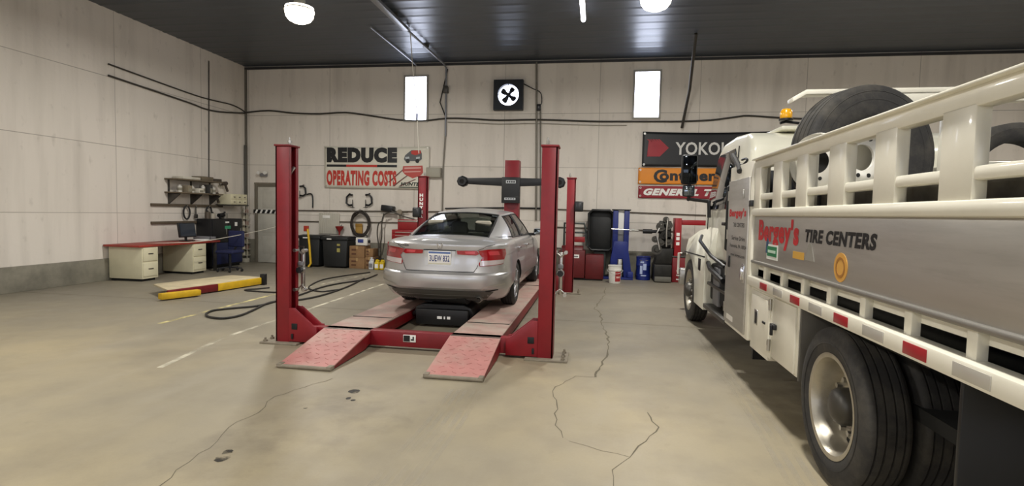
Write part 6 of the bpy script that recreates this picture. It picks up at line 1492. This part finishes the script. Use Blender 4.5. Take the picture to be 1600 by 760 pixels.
# clutter standing on the cabinet
for k, (y, h_, r_, c, nm, lb_) in enumerate(((12.08, .16, .06, '#5d5348', 'oil_can', 'brown oil can on the dark cabinet, nearest the desk'), (12.25, .12, .07, '#b5aea0', 'parts_tin', 'pale parts tin on the dark cabinet'), (12.70, .13, .07, '#8a857b', 'parts_tin', 'grey parts tin on the dark cabinet nearest the corner'))):
    t = thing(nm, lb_, 'can', (XL + .25, y, 1.25), 'cans on the dark cabinet'); mb = MB(); mb.lathe([(0, 0), (r_, 0), (r_, h_), (r_ * .8, h_ + .015), (0, h_ + .015)], (XL + .25, y, 1.251), (0, 0, 1), 20); mb.build('can', M('tin', c, .45, .2), t)
    mb = MB(); mb.cyl((XL + .25, y, 1.251 + h_ + .015), (XL + .25, y, 1.251 + h_ + .05), r_ * .35, seg=12); mb.build('cap', BLACK, t)
t = thing('impact_gun', 'dark air tool lying on the dark cabinet under the parts bin', 'air tool', (XL + .3, 12.5, 1.25)); mb = MB(); mb.cyl((XL + .3, 12.41, 1.33), (XL + .3, 12.60, 1.35), .05); mb.bar((XL + .3, 12.44, 1.30), (XL + .35, 12.42, 1.255), .05, .05, .01); mb.build('body', BLACKM, t)
mb = MB(); mb.cyl((XL + .3, 12.60, 1.35), (XL + .3, 12.66, 1.355), .025); mb.build('anvil', STEEL, t)
# parts bin shelf in the corner
t = thing('parts_bin', 'cream parts bin with small drawers on the wall in the far left corner', 'parts bin', (XL + .3, 13.05, 1.62))
mb = MB(); mb.box(XL + .02, XL + .42, 12.72, 13.38, 1.62, 1.90, .01); bn = mb.build('case', CREAM, t)
for k in range(3):
    for j in range(2):
        mb = MB(); mb.box(XL + .42, XL + .435, 12.74 + k * .21, 12.93 + k * .21, 1.64 + j * .13, 1.75 + j * .13, .004); d_ = mb.build('drawer', CREAM, bn)
        mb = MB(); mb.box(XL + .435, XL + .45, 12.81 + k * .21, 12.86 + k * .21, 1.68 + j * .13, 1.70 + j * .13, .003); mb.build('pull', DSTEEL, d_)
mb = MB(); mb.box(XL, XL + .44, 12.68, 13.42, 1.585, 1.62, .004); mb.build('shelf_board', DSTEEL, t)
# dark hanging tools above the cabinet
for (y, z, lb_) in ((12.50, 1.86, 'dark hand drill hung on the left wall, left of the parts bin'), (12.85, 2.16, 'dark grinder hung on the left wall just above the parts bin')):
    t = thing('hand_drill' if y < 12.7 else 'angle_grinder', lb_, 'tool', (XL + .1, y, z), 'power tools on the left wall')
    mb = MB(); mb.cyl((XL + .12, y - .10, z), (XL + .12, y + .10, z + .02), .05); mb.bar((XL + .12, y + .05, z), (XL + .14, y + .12, z - .2), .05, .05, .01); mb.build('body', M('tool_brown', '#4a4038', .6), t)
    mb = MB(); mb.cyl((XL + .12, y - .16, z - .005), (XL + .12, y - .10, z), .025); mb.build('chuck', STEEL, t); mb = MB(); mb.cyl((XL + .02, y, z + .05), (XL + .12, y, z + .05), .01, seg=8); mb.build('peg', DSTEEL, t)
# narrow rack of spray cans
rx, ry = XL + .48, 13.78
t = thing('can_rack', 'narrow white wire rack of small bottles beside the dark cabinet', 'rack', (rx, ry, 0))
a = at(383, 400, 13.72); rx = a.x
mb = MB()
for x in (rx - .08, rx + .08): mb.box(x - .008, x + .008, 13.70, 13.72, .12, 1.58, .002)
for k in range(8): mb.box(rx - .09, rx + .09, 13.66, 13.86, .2 + k * .17, .212 + k * .17)
mb.box(rx - .06, rx + .06, 13.70, 13.85, 0, .12, .01); mb.build('frame', M('wire_white', '#b9b4a6', .5), t)
for k in range(8):
    for j in range(2):
        x, y, z = rx - .045 + j * .09, 13.76, .213 + k * .17
        c = ['#c9c3ae', '#a8a08a', '#d3cebf', '#8b5a4c'][(k * 2 + j) % 4]
        t = thing('small_bottle', 'small bottle on the narrow rack, %s on the %s shelf' % (['left', 'right'][j], ['lowest', 'second', 'third', 'fourth', 'fifth', 'sixth', 'seventh', 'top'][k]), 'bottle', (x, y, z), 'bottles on the narrow rack')
        mb = MB(); mb.lathe([(0, 0), (.036, 0), (.036, .09), (.016, .11), (.016, .125), (0, .125)], (x, y, z), (0, 0, 1), 14); mb.build('bottle', M('bottle_p', c, .45), t)
# blue chair
cp = at(352, 408, 12.7)
t = thing('office_chair', 'dark blue office chair in front of the dark corner cabinet', 'chair', (-8.68, 11.65, 0))
cx0, cy0 = -8.68, 11.65
CHB = M('chair_blue', '#1a2148', .8, var=.1)
mb = MB(); mb.box(cx0 - .23, cx0 + .23, cy0 - .23, cy0 + .23, .44, .52, .035, 3); mb.build('seat', CHB, t)
mb = MB(); mb.box(cx0 - .21, cx0 + .21, cy0 + .2, cy0 + .27, .58, .98, .035, 3); mb.build('backrest', CHB, t)
mb = MB(); mb.cyl((cx0, cy0, .1), (cx0, cy0, .44), .03); mb.bar((cx0, cy0 + .1, .45), (cx0, cy0 + .26, .62), .05, .02); mb.build('column', BLACK, t)
for k in range(5):
    a = k * 2 * PI / 5 + .3; e = Vector((cx0 + .27 * math.cos(a), cy0 + .27 * math.sin(a), .085)); mb = MB(); mb.bar((cx0, cy0, .11), e, .04, .03, .006); lg = mb.build('leg', BLACK, t)
    mb = MB(); mb.cyl(e + Vector((-.015, 0, -.05)), e + Vector((.015, 0, -.05)), .034, seg=12); mb.build('caster', RUBBER, lg)
# trash can under desk
tp_ = at(338, 405, 12.95)
# emergency light and bits near the door
p = at(411, 273, 13.86)
t = thing('emergency_light', 'small white twin-head emergency light on the wall above the door', 'wall light', (p.x, YB, p.z))
mb = MB(); mb.box(p.x - .09, p.x + .11, YB - .09, YB, p.z - .05, p.z + .04, .012); mb.build('case', GREYP, t)
for s in (-1, 1):
    mb = MB(); mb.lathe([(0, .05), (.045, .045), (.05, 0), (.03, -.04)], (p.x + s * .10, YB - .10, p.z + .05), (0, -1, -.2), 16); mb.build('lamp_head', LET_WHITE, t)
p0 = at(398, 288, W1); p1 = at(436, 288, W1); mb = MB(); mb.box(p0.x, p1.x, YB - .05, YB, p0.z, p0.z + .05, .005); solo(mb, 'header_bar', DIRTY, 'thin brown bar on the wall above the far left door', 'bar', (p0.x, YB, p0.z))
# low drive-on platform with yellow edges
C0 = atz(410, 441); PZ = .16
pA, pB = (-6.83, 10.10), (-7.03, 8.20)
t = thing('drive_on_platform', 'low tan drive-on platform with yellow edge beams on the floor at the left', 'platform', (-7.5, 9.1, 0))
c_ = [atz(410, 433, PZ), atz(340, 443, PZ), atz(262, 453, PZ), atz(240, 444, PZ), atz(362, 430, PZ)]
poly = [(q.x, q.y) for q in c_]
mb = MB(); mb.prism(poly, 'xy', PZ - .03, PZ, .005); mb.build('deck', M('platform_tan', '#c2b595', .6, var=.15, scale=5), t)
for (q0, q1, m_) in ((c_[0], c_[1], YELLOW), (c_[1], c_[2], RED_D)):
    d = (q1 - q0).normalized(); mb = MB(); mb.bar((q0.x, q0.y, PZ - .075), (q1.x, q1.y, PZ - .075), .05, .13, .008); mb.build('edge_beam', m_, t)
e0, e1 = atz(312, 456, .08), atz(250, 463, .08); mb = MB(); mb.bar((e0.x, e0.y, .07), (e1.x, e1.y, .07), .12, .10, .012); mb.build('front_stop', YELLOW, t)
mb = MB(); q = c_[0]; mb.box(q.x - .02, q.x + .08, q.y - .05, q.y + .05, 0, PZ + .06, .01); mb.build('end_post', BLACKM, t)
# hoses on the floor
HOSE = M('black_air_hose', '#2a2724', .65)
def floor_hose(px, r, label, grp='air hoses on the floor'):
    P = [atz(x, y) for x, y in px]; P = [Vector((p.x, p.y, r + .001)) for p in P]
    mb = MB(); mb.tube(smooth_path(P, 6), r, 8); return solo(mb, 'air_hose', HOSE, label, 'hose', (P[0].x, P[0].y, 0), grp)
floor_hose([(589.7, 430.4), (567.5, 438.6), (530.5, 444.5), (501.0, 451.1), (467.7, 463.0), (434.4, 471.8), (404.9, 479.6), (367.9, 483.3), (334.7, 487.0), (322.8, 492.5), (327.3, 497.3), (349.4, 499.6), (375.3, 495.1), (397.5, 485.9), (419.7, 475.5), (441.8, 471.8), (467.7, 470.4), (497.3, 464.8), (523.2, 457.1), (549.0, 447.1), (569.4, 436.4)], .016, 'long black air hose looping out left across the floor past the near left lift post')
floor_hose([(578.6, 426.7), (530.5, 433.4), (501.0, 439.7), (482.5, 450.8), (501.0, 457.1), (523.2, 454.8), (534.2, 453.4)], .014, 'shorter black air hose lying beside the long hose between the lift and the bins')
floor_hose([(467.7, 459.3), (434.4, 458.5), (404.9, 457.1), (382.7, 454.8), (404.9, 452.6), (421.5, 451.1)], .014, 'thin dark hose end lying by the yellow platform edge')
# thin white rope barrier at the left
pipe([atX(205, 381, XL + .03), at(294, 379, 10.4), at(345, 373, 11.2), at(410, 360, 12.6), at(440, 352, 13.2)], .008, 'barrier_rope', M('rope_white', '#cfcabb', .8), 'thin white rope stretched across the far left corner', 'rope', sm=3)
